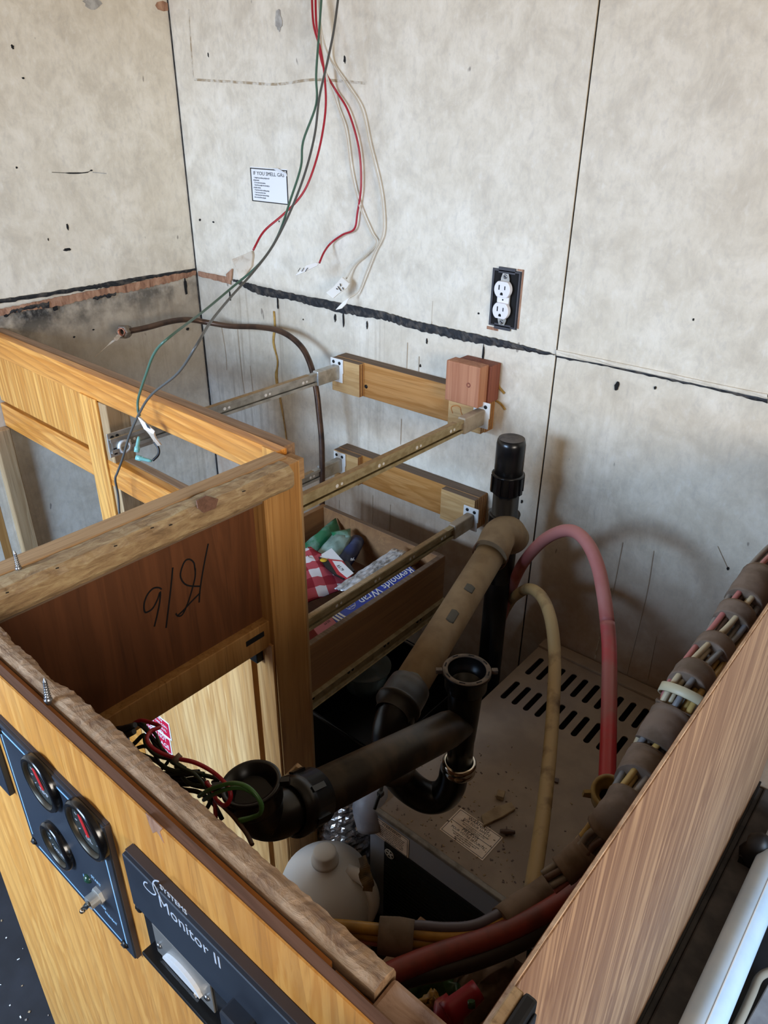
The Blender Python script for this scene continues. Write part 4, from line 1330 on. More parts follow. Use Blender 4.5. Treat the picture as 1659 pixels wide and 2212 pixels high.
# ================================================================== COPPER GAS PIPE
cp = thing('gas_pipe', 'bent copper gas pipe with a flare nut, along the back wall', 'gas pipe', (.1, -.1, .8))
nutc = P(268, 717, 'y', -.235)
nutc = D(268, 717, 1.93)
MB('copper_old').tube([DW(*q) + V3((0, -.003, 0)) for q in ((276, 716, 1.74), (320, 707, 1.77), (370, 694, 1.82), (410, 690, 1.86), (450, 696, 1.88), (500, 704, 1.86), (560, 706, 1.80), (610, 716, 1.74), (650, 745, 1.70), (672, 785, 1.68), (685, 840, 1.675), (692, 900, 1.69), (697, 960, 1.71), (698, 1060, 1.75), (697, 1140, 1.79))], .0068, 14).build('pipe', cp)
ax_ = (D(268, 717, 1.93) - D(300, 711, 1.93)).normalized()
nt_ = MB('brass').lathe([(.008, -.030), (.0125, -.026), (.016, -.014), (.017, 0), (.0165, .006), (.012, .008), (.0105, .007), (.0105, -.006)], D(266, 717, 1.735), (D(262, 719, 1.70) - D(290, 713, 1.755)), 6, False)
nt_.build('flare_nut', cp, bevel=.0008)
MB('copper').lathe([(.0085, -.006), (.0095, .003), (.0075, .004), (.0065, -.006)], D(263, 717, 1.728), (D(262, 719, 1.70) - D(290, 713, 1.755)), 20).build('flare_end', cp, 'bright copper flared end')
MB('masking').ribbon([D(258, 724, 1.72), D(250, 733, 1.71), D(238, 742, 1.71), D(205, 772, 1.69)], fw * -1, [.010, .004, .0012], .0006).build('wax_thread', cp, 'thin strand hanging from the nut')

# ================================================================== HANGING WIRES
def wire(lbl, mat, pts, r=.0019, name='hanging_wire', grp='wires hanging from the ceiling'):
    o = thing(name, lbl, 'wire', tuple(D(*pts[0])), grp)
    MB(mat).tube(DL(pts), r, 8, 6).build('insulation', o)
    return o


top = 1.40
w1 = wire('red hanging wire running down to the tape lump at left', 'wire_red', [(673, -40, 1.36), (677, 50, 1.36), (693, 110, 1.37), (702, 175, 1.38), (703, 240, 1.39), (690, 320, 1.40), (668, 390, 1.41), (645, 430, 1.42), (610, 465, 1.42), (570, 500, 1.42), (547, 540, 1.41)], .0021)
w2 = wire('red hanging wire on the right ending in a taped tip', 'wire_red', [(681, -40, 1.37), (684, 60, 1.38), (697, 140, 1.42), (722, 190, 1.48), (752, 240, 1.53), (775, 320, 1.58), (780, 400, 1.60), (772, 460, 1.60), (765, 495, 1.60), (740, 507, 1.60), (715, 525, 1.60), (700, 545, 1.59), (690, 568, 1.58)], .0022)
w3 = wire('inner white hanging wire with the white tab connector', 'wire_white', [(693, -40, 1.38), (692, 60, 1.39), (700, 140, 1.42), (725, 220, 1.50), (745, 280, 1.55), (758, 370, 1.58), (775, 440, 1.60), (800, 500, 1.61), (812, 524, 1.61), (790, 550, 1.61), (765, 573, 1.60), (748, 602, 1.60)], .0018)
w4 = wire('outer white hanging wire ending at a folded white tag', 'wire_white', [(684, -40, 1.38), (695, 70, 1.40), (715, 130, 1.44), (750, 185, 1.5), (780, 235, 1.55), (797, 310, 1.58), (817, 390, 1.61), (826, 450, 1.62), (826, 505, 1.62), (808, 545, 1.62), (790, 590, 1.62), (775, 628, 1.61), (752, 645, 1.60)], .0018)
w5 = wire('dark green hanging wire crossing the oak rail to the left of the scribbled panel', 'wire_green', [(697, -40, 1.30), (690, 60, 1.31), (683, 160, 1.32), (683, 225, 1.33), (655, 305, 1.34), (650, 360, 1.34), (628, 430, 1.34), (600, 510, 1.33), (560, 570, 1.32), (500, 622, 1.30), (440, 672, 1.22), (370, 725, 1.10), (335, 760, 1.11), (315, 810, 1.14), (299, 860, 1.185), (298, 885, 1.195), (302, 898, 1.20)], .0021)
w6 = wire('grey green hanging wire bending down behind the divider rail', 'wire_grey', [(735, -40, 1.29), (722, 60, 1.30), (708, 130, 1.31), (690, 210, 1.32), (680, 290, 1.33), (660, 370, 1.33), (630, 450, 1.33), (590, 530, 1.32), (545, 590, 1.29), (500, 640, 1.23), (455, 695, 1.12), (425, 745, 1.04), (385, 805, 1.09), (330, 850, 1.14), (305, 885, 1.18), (280, 940, 1.23), (265, 990, 1.28), (254, 1020, 1.31), (249, 1036, 1.325), (255, 1070, 1.35), (259, 1125, 1.37)], .0021)
MB('wire_black' if 'wire_black' in M else 'w_black').tube(DL([(333, 955, 1.20), (342, 968, 1.20), (342, 982, 1.20), (330, 995, 1.20)]), .0021, 8).build('black_tail', w5)


def facing_card(pts, d, mat, th=.002):
    return MB(mat).prism([DW(a, b, d) + V3((0, -.004, 0)) for a, b in pts], V3((0, th * .8, 0)))


tl = facing_card([(547, 541), (532, 548), (503, 560), (514, 583), (519, 603), (530, 598), (546, 575), (549, 552)], 1.40, 'masking', .008)
tl.build('tape_lump', w1, 'torn flap of yellowed tape', bevel=.001)
facing_card([(690, 568), (684, 567), (665, 573), (640, 595), (660, 587), (688, 573)], 1.575, 'paper', .004).build('taped_tip', w2, 'white taped tip')
k = MB('ink')
for a in (668, 660, 652):
    k.bar(DW(a, 578, 1.573) + V3((0, -.0045, 0)), DW(a - 5, 586, 1.573) + V3((0, -.0045, 0)), fw, .0003, .0006)
k.build('tip_writing', w2)
facing_card([(741, 598), (757, 612), (751, 622), (733, 634), (722, 644), (707, 631), (722, 620), (728, 613)], 1.59, 'white_pl', .006).build('tab_connector', w3, 'white plastic connector tab', bevel=.0008)
k = MB('ink')
for a, b, c_, d in ((733, 618, 740, 628), (738, 612, 739, 618), (743, 620, 745, 625), (730, 622, 732, 625)):
    k.bar(DW(a, b, 1.588) + V3((0, -.0045, 0)), DW(c_, d, 1.588) + V3((0, -.0045, 0)), fw, .0003, .0009)
k.build('tab_marks', w3)
facing_card([(757, 642), (745, 650), (735, 660), (727, 669), (740, 666), (750, 656)], 1.59, 'paper', .004).build('folded_tag', w4, 'folded white tag', bevel=.0005)
facing_card([(302, 896), (310, 904), (322, 915), (334, 928), (340, 945), (352, 960), (345, 962), (334, 948), (326, 936), (316, 925)], 1.20, 'masking', .003).build('tape_tag', w5, 'creased tape tag')
facing_card([(302, 899), (316, 926), (336, 936), (338, 930), (320, 914)], 1.195, 'paper', .0015).build('white_flag', w5, 'white paper flag')
facing_card([(318, 912), (326, 918), (330, 926), (323, 922)], 1.192, 'ink', .0005).build('flag_writing', w5)


def crimp(parent, p, q):
    dv = (q - p)
    L_ = dv.length
    MB('connector').lathe([(0, 0), (.0042, 0), (.0046, L_ * .3), (.0032, L_ * .38), (.0028, L_ * .8), (.0018, L_), (0, L_)], p, dv, 14).build('crimp_connector', parent, 'translucent teal crimp connector')


crimp(w5, D(295, 977, 1.20), D(300, 943, 1.20))
crimp(w5, D(294, 988, 1.20), D(328, 996, 1.20))

# ================================================================== PLUMBING: stack, sloping pipe, trap
S = thing('drain_stack', 'black vent pipe with dusty sloping drain pipe and trap, against the back wall', 'drain pipe', (1.067, -.14, 0))
VX, VY = 1.067, -.14


def zat(py, x=VX, y=VY):
    """height on a vertical line where it crosses image row py"""
    lo, hi = -.2, 1.3
    for _ in range(40):
        m_ = (lo + hi) / 2
        v = V3((x, y, m_)) - CAM
        yy = 1106 + FPX * v.dot(dn) / v.dot(fw)
        if yy > py:
            lo = m_
        else:
            hi = m_
    return (lo + hi) / 2


r0 = .0242
MB('abs').lathe([(0, .03), (r0, .03), (r0, zat(1030)), (0, zat(1030))], (VX, VY, 0), (0, 0, 1), 40).build('stack_pipe', S)
zt = zat(945)
MB('abs').lathe([(r0, zat(1045)), (.0262, zat(1045)), (.0262, zt - .012), (.0245, zt - .004), (.018, zt), (0, zt + .001)], (VX, VY, 0), (0, 0, 1), 40).build('vent_cap', S, 'rounded black vent cap')
MB('cap_dust').lathe([(.0235, zt - .0015), (.0175, zt + .0010), (0, zt + .0018)], (VX, VY, 0), (0, 0, 1), 40).build('cap_dust', S, 'grey dust on the cap')
nut = MB('abs')
za, zb = zat(1060), zat(1022)
nut.lathe([(.0285, za), (.0285, zb - .004), (.0300, zb - .002), (.0300, zb), (.026, zb + .001)], (VX, VY, 0), (0, 0, 1), 40)
for k in range(8):
    a_ = 2 * math.pi * k / 8
    c_ = V3((VX + math.cos(a_) * .0285, VY + math.sin(a_) * .0285, 0))
    nut.bar(c_ + V3((0, 0, za)), c_ + V3((0, 0, zb - .003)), V3((math.cos(a_), math.sin(a_), 0)), .002, .004)
nut.build('union_nut', S)
zc_, zd_ = zat(1150), zat(1108)
MB('abs').lathe([(r0, zc_), (.0290, zc_), (.0290, zd_ - .003), (.0300, zd_ - .002), (.0300, zd_), (r0, zd_)], (VX, VY, 0), (0, 0, 1), 40).build('upper_collar', S)
ze, zf_ = zat(1222), zat(1192)
MB('abs').lathe([(.0262, ze - .03), (.0295, ze), (.0295, zf_), (.0262, zd_)], (VX, VY, 0), (0, 0, 1), 40).build('wye_fitting', S)
e0, e1 = D(1092, 1158, 1.375), D(1060, 1192, 1.33)
s0, s1 = D(1064, 1190, 1.345), D(856, 1530, 1.06)
MB('beige_pipe').tube([D(1108, 1165, 1.40), D(1096, 1150, 1.375), D(1078, 1158, 1.36), D(1066, 1184, 1.335), D(1060, 1194, 1.328)], .0315, 28, 5).build('dusty_elbow', S, 'dust coated elbow')
dirv = (s1 - s0).normalized()
rg = MB('edge_dark')
for k in (0, .010):
    rg.lathe([(.0315, 0), (.033, .001), (.033, .0028), (.0315, .004)], s0 + dirv * (.004 + k), dirv, 36)
rg.build('joint_ring', S, 'dark rings at the joint')
MB('beige_pipe').tube([s0 - dirv * .01, s1], .0268, 36, 0).build('sloping_pipe', S, 'dust coated sloping pipe')
def onpipe(px, py, w_, h_):
    sp = MB('dusty_spot')
    cc = D(px, py, 1.2)
    # nearest point of pipe surface toward camera
    best = min((abs((s0.lerp(s1, t / 200) - CAM).normalized().dot((cc - CAM).normalized()) - 1), t) for t in range(201))[1]
    p0 = s0.lerp(s1, best / 200)
    nn = (CAM - p0)
    nn = (nn - dirv * nn.dot(dirv)).normalized()
    sd = dirv.cross(nn)
    g = []
    for i in range(7):
        row = []
        for j in range(7):
            u_, v_ = (i / 6 - .5) * h_ * (1 - .35 * abs(j / 6 - .5)), (j / 6 - .5) * w_
            an = v_ / .0270
            row.append(p0 + dirv * u_ + (nn * math.cos(an) + sd * math.sin(an)) * .0271)
        g.append(row)
    sp.sheet(g, .0003)
    sp.build('wiped_mark', S, 'grey wiped mark')
onpipe(992, 1285, .016, .018); onpipe(955, 1345, .014, .030); onpipe(885, 1490, .020, .024)
c0_ = s1 - dirv * .03
MB('abs_dusty').lathe([(.0268, -.004), (.0315, 0), (.0325, .012), (.0325, .035), (.0345, .036), (.0345, .042), (.030, .043), (.026, .06)], s1 - dirv * .045, dirv, 36).build('coupling', S, 'dark coupling at the lower end')
trap = [s1 - dirv * .01, D(845, 1580, 1.06), D(843, 1620, 1.08), D(856, 1665, 1.10), D(885, 1700, 1.12), D(923, 1722, 1.125), D(956, 1718, 1.12), D(975, 1694, 1.10), D(981, 1660, 1.085)]
MB('abs').tube(trap, [.0295, .0275, .0260, .0250, .0245, .0240, .0235, .0222, .0205], 30, 6).build('trap_bend', S, 'black trap bend')
MB('abs_dusty').lathe([(.024, 0), (.032, .002), (.033, .010), (.031, .016), (.027, .018)], D(850, 1672, 1.10), (D(850, 1640, 1.09) - D(850, 1680, 1.10)), 30).build('trap_nut', S)

# ---- sink drain tee
T = thing('sink_drain_tee', 'black horizontal drain pipe with two open slip nuts, lying across the cabinet', 'drain pipe', tuple(D(800, 1650, .88)))
TC = D(1008, 1455, .985)
TX, TY = TC.x, TC.y
zr = lambda py: zat(py, TX, TY)
zn = zr(1450)
z_ring = zr(1648)
MB('abs').lathe([(.0155, z_ring - .01), (.0185, z_ring - .012), (.0185, zr(1600)), (.0195, zr(1590)), (.0215, zr(1550)), (.0235, zn - .035), (.0235, zn - .02), (.0205, zn - .02), (.0175, z_ring)], (TX, TY, 0), (0, 0, 1), 40).build('tee_body', T)
nu = MB('abs').lathe([(.0235, zn - .03), (.0285, zn - .026), (.0290, zn - .003), (.0325, zn - .002), (.0325, zn + .003)], (TX, TY, 0), (0, 0, 1), 44)
nu.m('abs_rim').lathe([(.0325, zn + .003), (.0318, zn + .0038), (.0262, zn + .0038), (.0255, zn + .0028)], (TX, TY, 0), (0, 0, 1), 44)
nu.m('abs').lathe([(.0255, zn + .003), (.0250, zn - .012), (.0215, zn - .014), (.0205, zn - .03)], (TX, TY, 0), (0, 0, 1), 44)
for sgn in (1, -1):
    ww = (rt * sgn)
    ww = V3((ww.x, ww.y, 0)).normalized()
    c_ = V3((TX, TY, zn + .0005)) + ww * .033
    nu.m('abs_rim').bar(c_, c_ + ww * .008, V3((0, 0, 1)), .003, .003)
for k in range(8):
    a_ = 2 * math.pi * (k + .5) / 8
    t_v = V3((-math.sin(a_), math.cos(a_), 0))
    c_ = V3((TX + math.cos(a_) * .029, TY + math.sin(a_) * .029, zn + .004))
    nu.m('hole').bar(c_ - t_v * .004, c_ + t_v * .004, V3((math.cos(a_), math.sin(a_), 0)), .0008, .0003)
nu.build('slip_nut', T, 'winged slip nut, open to the top')
MB('chrome').lathe([(.0188, z_ring + .004), (.0215, z_ring + .006), (.0245, z_ring + .002), (.0248, z_ring - .004), (.0225, z_ring - .006), (.0235, z_ring - .009), (.0240, z_ring - .014), (.021, z_ring - .018)], (TX, TY, 0), (0, 0, 1), 40).build('chrome_ring', T, 'chrome slip joint ring')
hs, he = V3((TX, TY, zr(1560))), D(640, 1738, .765)
hd = (he - hs).normalized()
MB('abs_dusty').tube([hs + hd * .004, hs + hd * .04, he], [.0205, .0248, .0248], 36, 0).build('horizontal_pipe', T, 'dusty black horizontal pipe')
MB('dust').prism([D(a_, b_, .835) for a_, b_ in ((785, 1622), (800, 1612), (813, 1618), (812, 1640), (800, 1655), (788, 1650), (784, 1636))], fw * .006).build('dirt_patch', T, 'brown dirt patch') if False else None
cl = MB('abs').lathe([(.0248, -.008), (.0300, -.006), (.0300, .016), (.0315, .017), (.0315, .030), (.026, .034)], he - hd * .022, hd, 36)
for k in range(6):
    a_ = 2 * math.pi * k / 6
    u_, v_ = frame_of(hd)
    c_ = he - hd * .018 + (u_ * math.cos(a_) + v_ * math.sin(a_)) * .0305
    cl.bar(c_, c_ + hd * .018, (u_ * math.cos(a_) + v_ * math.sin(a_)), .0025, .003)
cl.build('coupling_nut', T)
MB('abs').tube([he - hd * .004, D(603, 1758, .75), D(572, 1758, .742), D(553, 1738, .728), D(545, 1712, .712)], [.0240, .0245, .0250, .0250, .0245], 30, 6).build('elbow', T)
on_ = D(543, 1697, .700)
oa = (D(541, 1686, .690) - D(549, 1722, .722)).normalized()
oa = V3((-.10, -.06, 1)).normalized()
nu = MB('abs').lathe([(.0245, -.022), (.0275, -.018), (.0275, -.002), (.0288, 0), (.0288, .004), (.0272, .0045), (.0245, .004), (.0235, -.010), (.019, -.014), (.018, -.03)], on_, oa, 44)
u_, v_ = frame_of(oa)
for sgn in (1, -1):
    ww = (rt - oa * rt.dot(oa)).normalized() * sgn
    nu.bar(on_ + oa * .002 + ww * .0285, on_ + oa * .002 + ww * .037, oa, .003, .003)
nu.build('open_nut', T, 'open black nut facing up')
MB('slot').lathe([(0, -.028), (.0185, -.028)], on_, oa, 30, False).build('dark_bore', T)
wp = thing('wood_scrap', 'small wood scrap wedged beside the drain pipe and the corner post', 'wood scrap', tuple(D(640, 1668, .79)))
MB('raw_z').prism([D(a_, b_, .785) for a_, b_ in ((602, 1692), (640, 1655), (656, 1668), (630, 1712))], fw * .012).build('scrap', wp, bevel=.001)

# ================================================================== FURNACE
Fx0, Fx1, Fy0, Fy1, FZ = 1.122, 1.50, -.585, -.004, .29
F = thing('furnace', 'grey metal furnace box with slotted dusty top under the pipes', 'furnace', (1.3, -.3, 0))
import bmesh
bm = bmesh.new()
def loop(poly):
    vs = [bm.verts.new((p[0], p[1], FZ)) for p in poly]
    return [bm.edges.new((vs[i], vs[(i + 1) % len(vs)])) for i in range(len(vs))]
edges = loop([(Fx0, Fy0), (Fx1, Fy0), (Fx1, Fy1), (Fx0, Fy1)])
def slot(cx, ya, yb, r=.0058):
    pts = []
    for k in range(7):
        a = math.pi * k / 6
        pts.append((cx + r * math.cos(a), yb - r + r * math.sin(a)))
    for k in range(7):
        a = math.pi + math.pi * k / 6
        pts.append((cx + r * math.cos(a), ya + r + r * math.sin(a)))
    return pts
slots = []
xs_a = P(1149, 1430, 'z', FZ); xs_b = P(1400, 1556, 'z', FZ)
NR = 12
for k in range(NR):
    slots.append(slot(1.148 + k * (1.428 - 1.148) / (NR - 1), -.128, -.062))
for k in range(NR):
    slots.append(slot(1.148 + k * (1.428 - 1.148) / (NR - 1), -.222, -.158))
for s in slots:
    edges += loop(s)
bmesh.ops.triangle_fill(bm, use_beauty=True, use_dissolve=False, edges=edges)
me = bpy.data.meshes.new('top_plate')
for f in bm.faces:
    if f.normal.z < 0:
        f.normal_flip()
bm.to_mesh(me)
bm.free()
me.materials.append(M['furn_top'])
tp = bpy.data.objects.new('top_plate', me)
COL.objects.link(tp)
sm = tp.modifiers.new('solid', 'SOLIDIFY')
sm.thickness = .002
sm.offset = -1
setparent(tp, F)
tag(tp, 'dusty slotted top plate')
sh = MB('furn_side').box(Fx0, Fy0, .004, Fx0 + .0015, Fy1, FZ - .002).box(Fx1 - .0015, Fy0, .004, Fx1, Fy1, FZ - .002).box(Fx0, Fy1 - .0015, .004, Fx1, Fy1, FZ - .002)
sh.box(Fx0, Fy0, FZ - .055, Fx1, Fy0 + .0015, FZ - .002).box(Fx0, Fy0, .004, Fx0 + .035, Fy0 + .0015, FZ - .055).box(Fx0, Fy0, .004, Fx1, Fy0 + .0015, .03)
sh.build('casing', F)
MB('slot').box(Fx0 + .01, Fy0 + .02, .01, Fx1 - .01, Fy1 - .005, FZ - .03).build('dark_inside', F)
MB('furn_edge').box(Fx0 - .001, Fy0 - .0015, FZ - .006, Fx1, Fy0 + .008, FZ + .002).build('front_lip', F, 'scuffed front lip', bevel=.0015)
MB('furn_top').box(Fx0, Fy1 - .03, FZ, Fx1, Fy1, FZ + .006).build('rear_flange', F, bevel=.001)
gr = MB('grille').box(Fx0 + .035, Fy0 - .003, .03, Fx1, Fy0 + .001, FZ - .055)
for k in range(22):
    gr.box(Fx0 + .037, Fy0 - .0045, .035 + k * .009, Fx1, Fy0 - .003, .039 + k * .009)
gr.build('front_grille', F, 'black louvred front grille')
kb = MB('white_pl').lathe([(.0085, 0), (.0095, 0), (.0095, .0012), (.0085, .0012)], (Fx0 + .048, Fy0 - .0045, FZ - .072), (0, -1, 0), 28)
for k in range(5):
    a_ = R(90 + 72 * k)
    kb.bar((Fx0 + .048, Fy0 - .0050, FZ - .072), (Fx0 + .048 + math.cos(a_) * .0075, Fy0 - .0050, FZ - .072 + math.sin(a_) * .0075), (0, 1, 0), .0004, .0012)
kb.build('star_emblem', F, 'round star emblem')
# stickers on the furnace
def furnace_label(o, xd, yd, w_, h_, mat, head, lines, nm, split=None):
    xd, yd, o = V3(xd).normalized(), V3(yd).normalized(), V3(o)
    n = xd.cross(yd)
    s = MB(mat).prism([o + n * .0003, o + xd * w_ + n * .0003, o + xd * w_ - yd * h_ + n * .0003, o - yd * h_ + n * .0003], n * .0004)
    so_ = s.build('warning_label', F, nm)
    t = MB('ink')
    e = .0025
    for a_, b_ in (((e, e), (w_ - e, e)), ((w_ - e, e), (w_ - e, h_ - e)), ((w_ - e, h_ - e), (e, h_ - e)), ((e, h_ - e), (e, e))):
        t.bar(o + xd * a_[0] - yd * a_[1] + n * .0008, o + xd * b_[0] - yd * b_[1] + n * .0008, n, .0001, .0004)
    if split:
        t.bar(o + xd * e - yd * h_ * split + n * .0008, o + xd * (w_ - e) - yd * h_ * split + n * .0008, n, .0001, .0004)
    for (txt, fy, sz, ) in head:
        text_geo(t, txt, o + xd * w_ / 2 - yd * h_ * fy + n * .0007, xd, yd, sz, .0002, 'CENTER')
    for (txt, fy, sz) in lines:
        text_geo(t, txt, o + xd * w_ / 2 - yd * h_ * fy + n * .0007, xd, yd, sz, .0002, 'CENTER', .8)
    t.build('lettering', so_)


furnace_label((Fx0 + .012, Fy0 - .0002, FZ - .012), (1, 0, 0), (0, 0, 1), .072, .044, 'sticker_dirty', [('WARNING!', .2, .008)],
              [('Installation must conform with local codes and', .32, .0036), ('the recreational vehicle standard. Improper', .42, .0036), ('installation, adjustment, alteration, service or', .52, .0036), ('maintenance can cause injury or property', .62, .0036), ('damage. Refer to the user manual. For help', .72, .0036), ('consult a qualified installer, service agency', .82, .0036), ('or the gas supplier.', .91, .0036)], 'white warning label on the furnace front')
st1, st4, st2 = V3((1.247, -.487, FZ)), V3((1.237, -.542, FZ)), V3((1.318, -.494, FZ))
furnace_label((1.238, -.490, FZ), (1, -.03, 0), (.03, 1, 0), .084, .056, 'sticker_dirty', [('WARNING', .17, .0085), ('FOR YOUR SAFETY', .27, .0060), ('PREAVIS', .60, .0085), ('POUR VOTRE SECURITE', .70, .0060)],
              [('Do not store or use gasoline or other flammable', .35, .0034), ('vapors and liquids in the vicinity of this', .41, .0034), ('or any other appliance.', .46, .0034), ('Ne pas entreposer ni utiliser essence ou autres', .78, .0034), ('vapeurs ou liquides inflammables dans le', .84, .0034), ('voisinage de cet appareil.', .90, .0034)], 'yellowed bilingual warning label on the top', .49)
pz = lambda a_, b_, z=FZ: P(a_, b_, 'z', z)
MB('chip').prism([pz(a_, b_, FZ + .006) for a_, b_ in ((1040, 1760), (1070, 1742), (1105, 1732), (1114, 1746), (1085, 1764), (1046, 1782))], (0, 0, -.005)).build('wood_chip', None, 'long pale splinter lying on the furnace top behind the label', cat='wood chip', bevel=.001)
MB('chip').prism([pz(a_, b_, FZ + .010) for a_, b_ in ((1072, 1718), (1076, 1704), (1092, 1708), (1088, 1723))], (0, 0, -.009)).build('wood_chip', None, 'small square pale chip on the furnace top', cat='wood chip', bevel=.001)
MB('w_brown').tube([pz(1080, 1795, FZ + .005), pz(1095, 1797, FZ + .006), pz(1112, 1798, FZ + .005)], [.003, .0045, .003], 8, 4).build('brown_crumb', None, 'dark brown crumb right of the label on the furnace', cat='crumb')
MB('w_brown').prism([pz(a_, b_, FZ + .004) for a_, b_ in ((1192, 1678), (1208, 1682), (1206, 1690), (1192, 1686))], (0, 0, -.0035)).build('dark_staple', None, 'small dark staple on the furnace top beside the beige hose', cat='staple')
dbs = MB('w_brown')
rnd = random.Random(11)
for k in range(260):
    x_, y_ = rnd.uniform(Fx0 + .01, 1.44), Fy0 + .01 + abs(rnd.gauss(0, .10))
    if y_ > -.25: continue
    s_r = rnd.uniform(.0006, .0022)
    a_ = rnd.uniform(0, 3.14)
    dbs.m(rnd.choice(['w_brown', 'dust', 'chip', 'w_brown'])).bar((x_, y_, FZ + .0004), (x_ + math.cos(a_) * s_r * 2, y_ + math.sin(a_) * s_r * 2, FZ + .0005), (0, 0, 1), s_r * .3, s_r * .5)
dbs.build('dust_debris', None, 'scattered crumbs and dirt on the furnace top', cat='dirt', kind='stuff')

# ================================================================== HOSES
hr = thing('red_hose', 'arching red water tube ending in a tan winged nut', 'hose', tuple(D(1230, 1145, 1.2)))
MB('red_hose').m('red_hose_dust').tube(DL([(1070, 1400, 1.62), (1082, 1340, 1.56), (1100, 1284, 1.50), (1125, 1225, 1.39), (1165, 1175, 1.30), (1205, 1150, 1.24), (1240, 1148, 1.20), (1270, 1175, 1.16), (1292, 1225, 1.13), (1305, 1290, 1.10), (1312, 1345, 1.08)]), .0105, 18, 6).build('dusty_arch', hr, 'dusty pinkish upper arch')
MB('red_hose').tube(DL([(1312, 1345, 1.08), (1316, 1400, 1.06), (1316, 1500, 1.01), (1314, 1600, .96), (1311, 1700, .91)]), .0107, 18, 6).build('red_leg', hr, 'clean red lower leg')
fc_ = D(1316, 1712, .880)
fax = (D(1323, 1700, .84) - D(1308, 1740, .90)).normalized()
ft = MB('fitting').lathe([(.012, -.040), (.0185, -.030), (.0200, -.012), (.0215, .0), (.0212, .003), (.0165, .003), (.0155, -.004), (.0110, -.008), (.0095, -.020)], fc_, fax, 36)
ft.m('slot').lathe([(0, -.019), (.0098, -.019)], fc_, fax, 24, False)
u_ = (rt - fax * rt.dot(fax)).normalized()
for sgn in (-1, 1):
    ft.m('fitting').prism([fc_ + u_ * sgn * .019 - fax * .022, fc_ + u_ * sgn * .030 - fax * .014, fc_ + u_ * sgn * .029 + fax * .002, fc_ + u_ * sgn * .019 + fax * .001], fax.cross(u_) * .004)
ft.build('wing_nut', hr, 'tan plastic winged nut')
MB('beige_hose').tube([P(1066, 1400, 'y', -.06), P(1080, 1345, 'y', -.07), P(1100, 1303, 'y', -.085)] + DL([(1119, 1283, 1.44), (1145, 1272, 1.30), (1172, 1292, 1.24), (1190, 1340, 1.20), (1198, 1410, 1.17), (1197, 1480, 1.13), (1190, 1600, 1.06), (1178, 1720, .99), (1165, 1820, .935), (1148, 1930, .88)]), .0100, 18, 6).build('beige_hose', None, 'grimy beige hose arching down over the furnace to the front', cat='hose')

# ================================================================== RIGHT WIRE BUNDLE
Hn = thing('wire_harness', 'taped bundle of many wires along the inside of the side panel', 'wire bundle', tuple(D(1480, 1450, 1.0)))
hx = 1.535
hp = [P(1710, 1170, 'x', hx), P(1648, 1238, 'x', hx), P(1592, 1325, 'x', hx), P(1556, 1385, 'x', hx), P(1520, 1434, 'x', hx), P(1478, 1495, 'x', hx), P(1455, 1545, 'x', hx), P(1424, 1596, 'x', hx), P(1398, 1645, 'x', hx), P(1368, 1702, 'x', 1.54), P(1324, 1770, 'x', 1.54), P(1276, 1828, 'x', 1.53), P(1230, 1870, 'x', 1.52), P(1184, 1906, 'x', 1.51)]
path = smooth_path(hp, 8)
cols = ['w_grey', 'w_grey', 'w_yellow', 'w_blue', 'w_cream', 'w_pink', 'w_grey', 'w_brown', 'w_grey', 'w_yellow', 'w_grey', 'w_cream', 'w_brown', 'w_grey']
npth = len(path)
for k, cm in enumerate(cols):
    a0 = 2 * math.pi * k / len(cols) * 2.0
    rr = .0175 if k % 2 else .0100
    pts = []
    for i in range(0, npth, 2):
        p_ = path[i]
        t_v = (path[min(i + 1, npth - 1)] - path[max(i - 1, 0)]).normalized()
        u_, v_ = frame_of(t_v)
        an = a0 + i * .045
        r_ = rr * (1.0 - .5 * min(1, max(0, (i - 60) / 40)))
        pts.append(p_ + (u_ * math.cos(an) + v_ * math.sin(an)) * r_)
    MB(cm).tube(pts, .0034, 8, 2).build('wire_strand', Hn, {'w_pink': 'pink strand', 'w_yellow': 'yellowed strand', 'w_cream': 'cream strand', 'w_blue': 'blue grey strand'}.get(cm))
for k, (i0, i1) in enumerate(((9, 15), (16, 20), (26, 31), (35, 40), (45, 60), (62, 72), (75, 84), (88, 100))):
    seg = path[i0:i1]
    tm = MB('tape')
    sc_r = [.0222 * (1.0 - .5 * min(1, max(0, (i0 - 60) / 40))) * random.uniform(.97, 1.04) for _ in seg]
    tm.tube(seg, sc_r, 20, 2)
    tm.build('tape_wrap', Hn, 'dusty brown tape wrap')
i_ = 42
t_v = (path[i_ + 1] - path[i_ - 1]).normalized()
MB('zip').lathe([(.0285, -.0055), (.0300, -.005), (.0300, .005), (.0285, .0055), (.0280, 0), (.0285, -.0055)], path[i_] + V3((0.006, 0, 0.002)), t_v, 36).build('cream_strap', Hn, 'cream plastic strap loop')

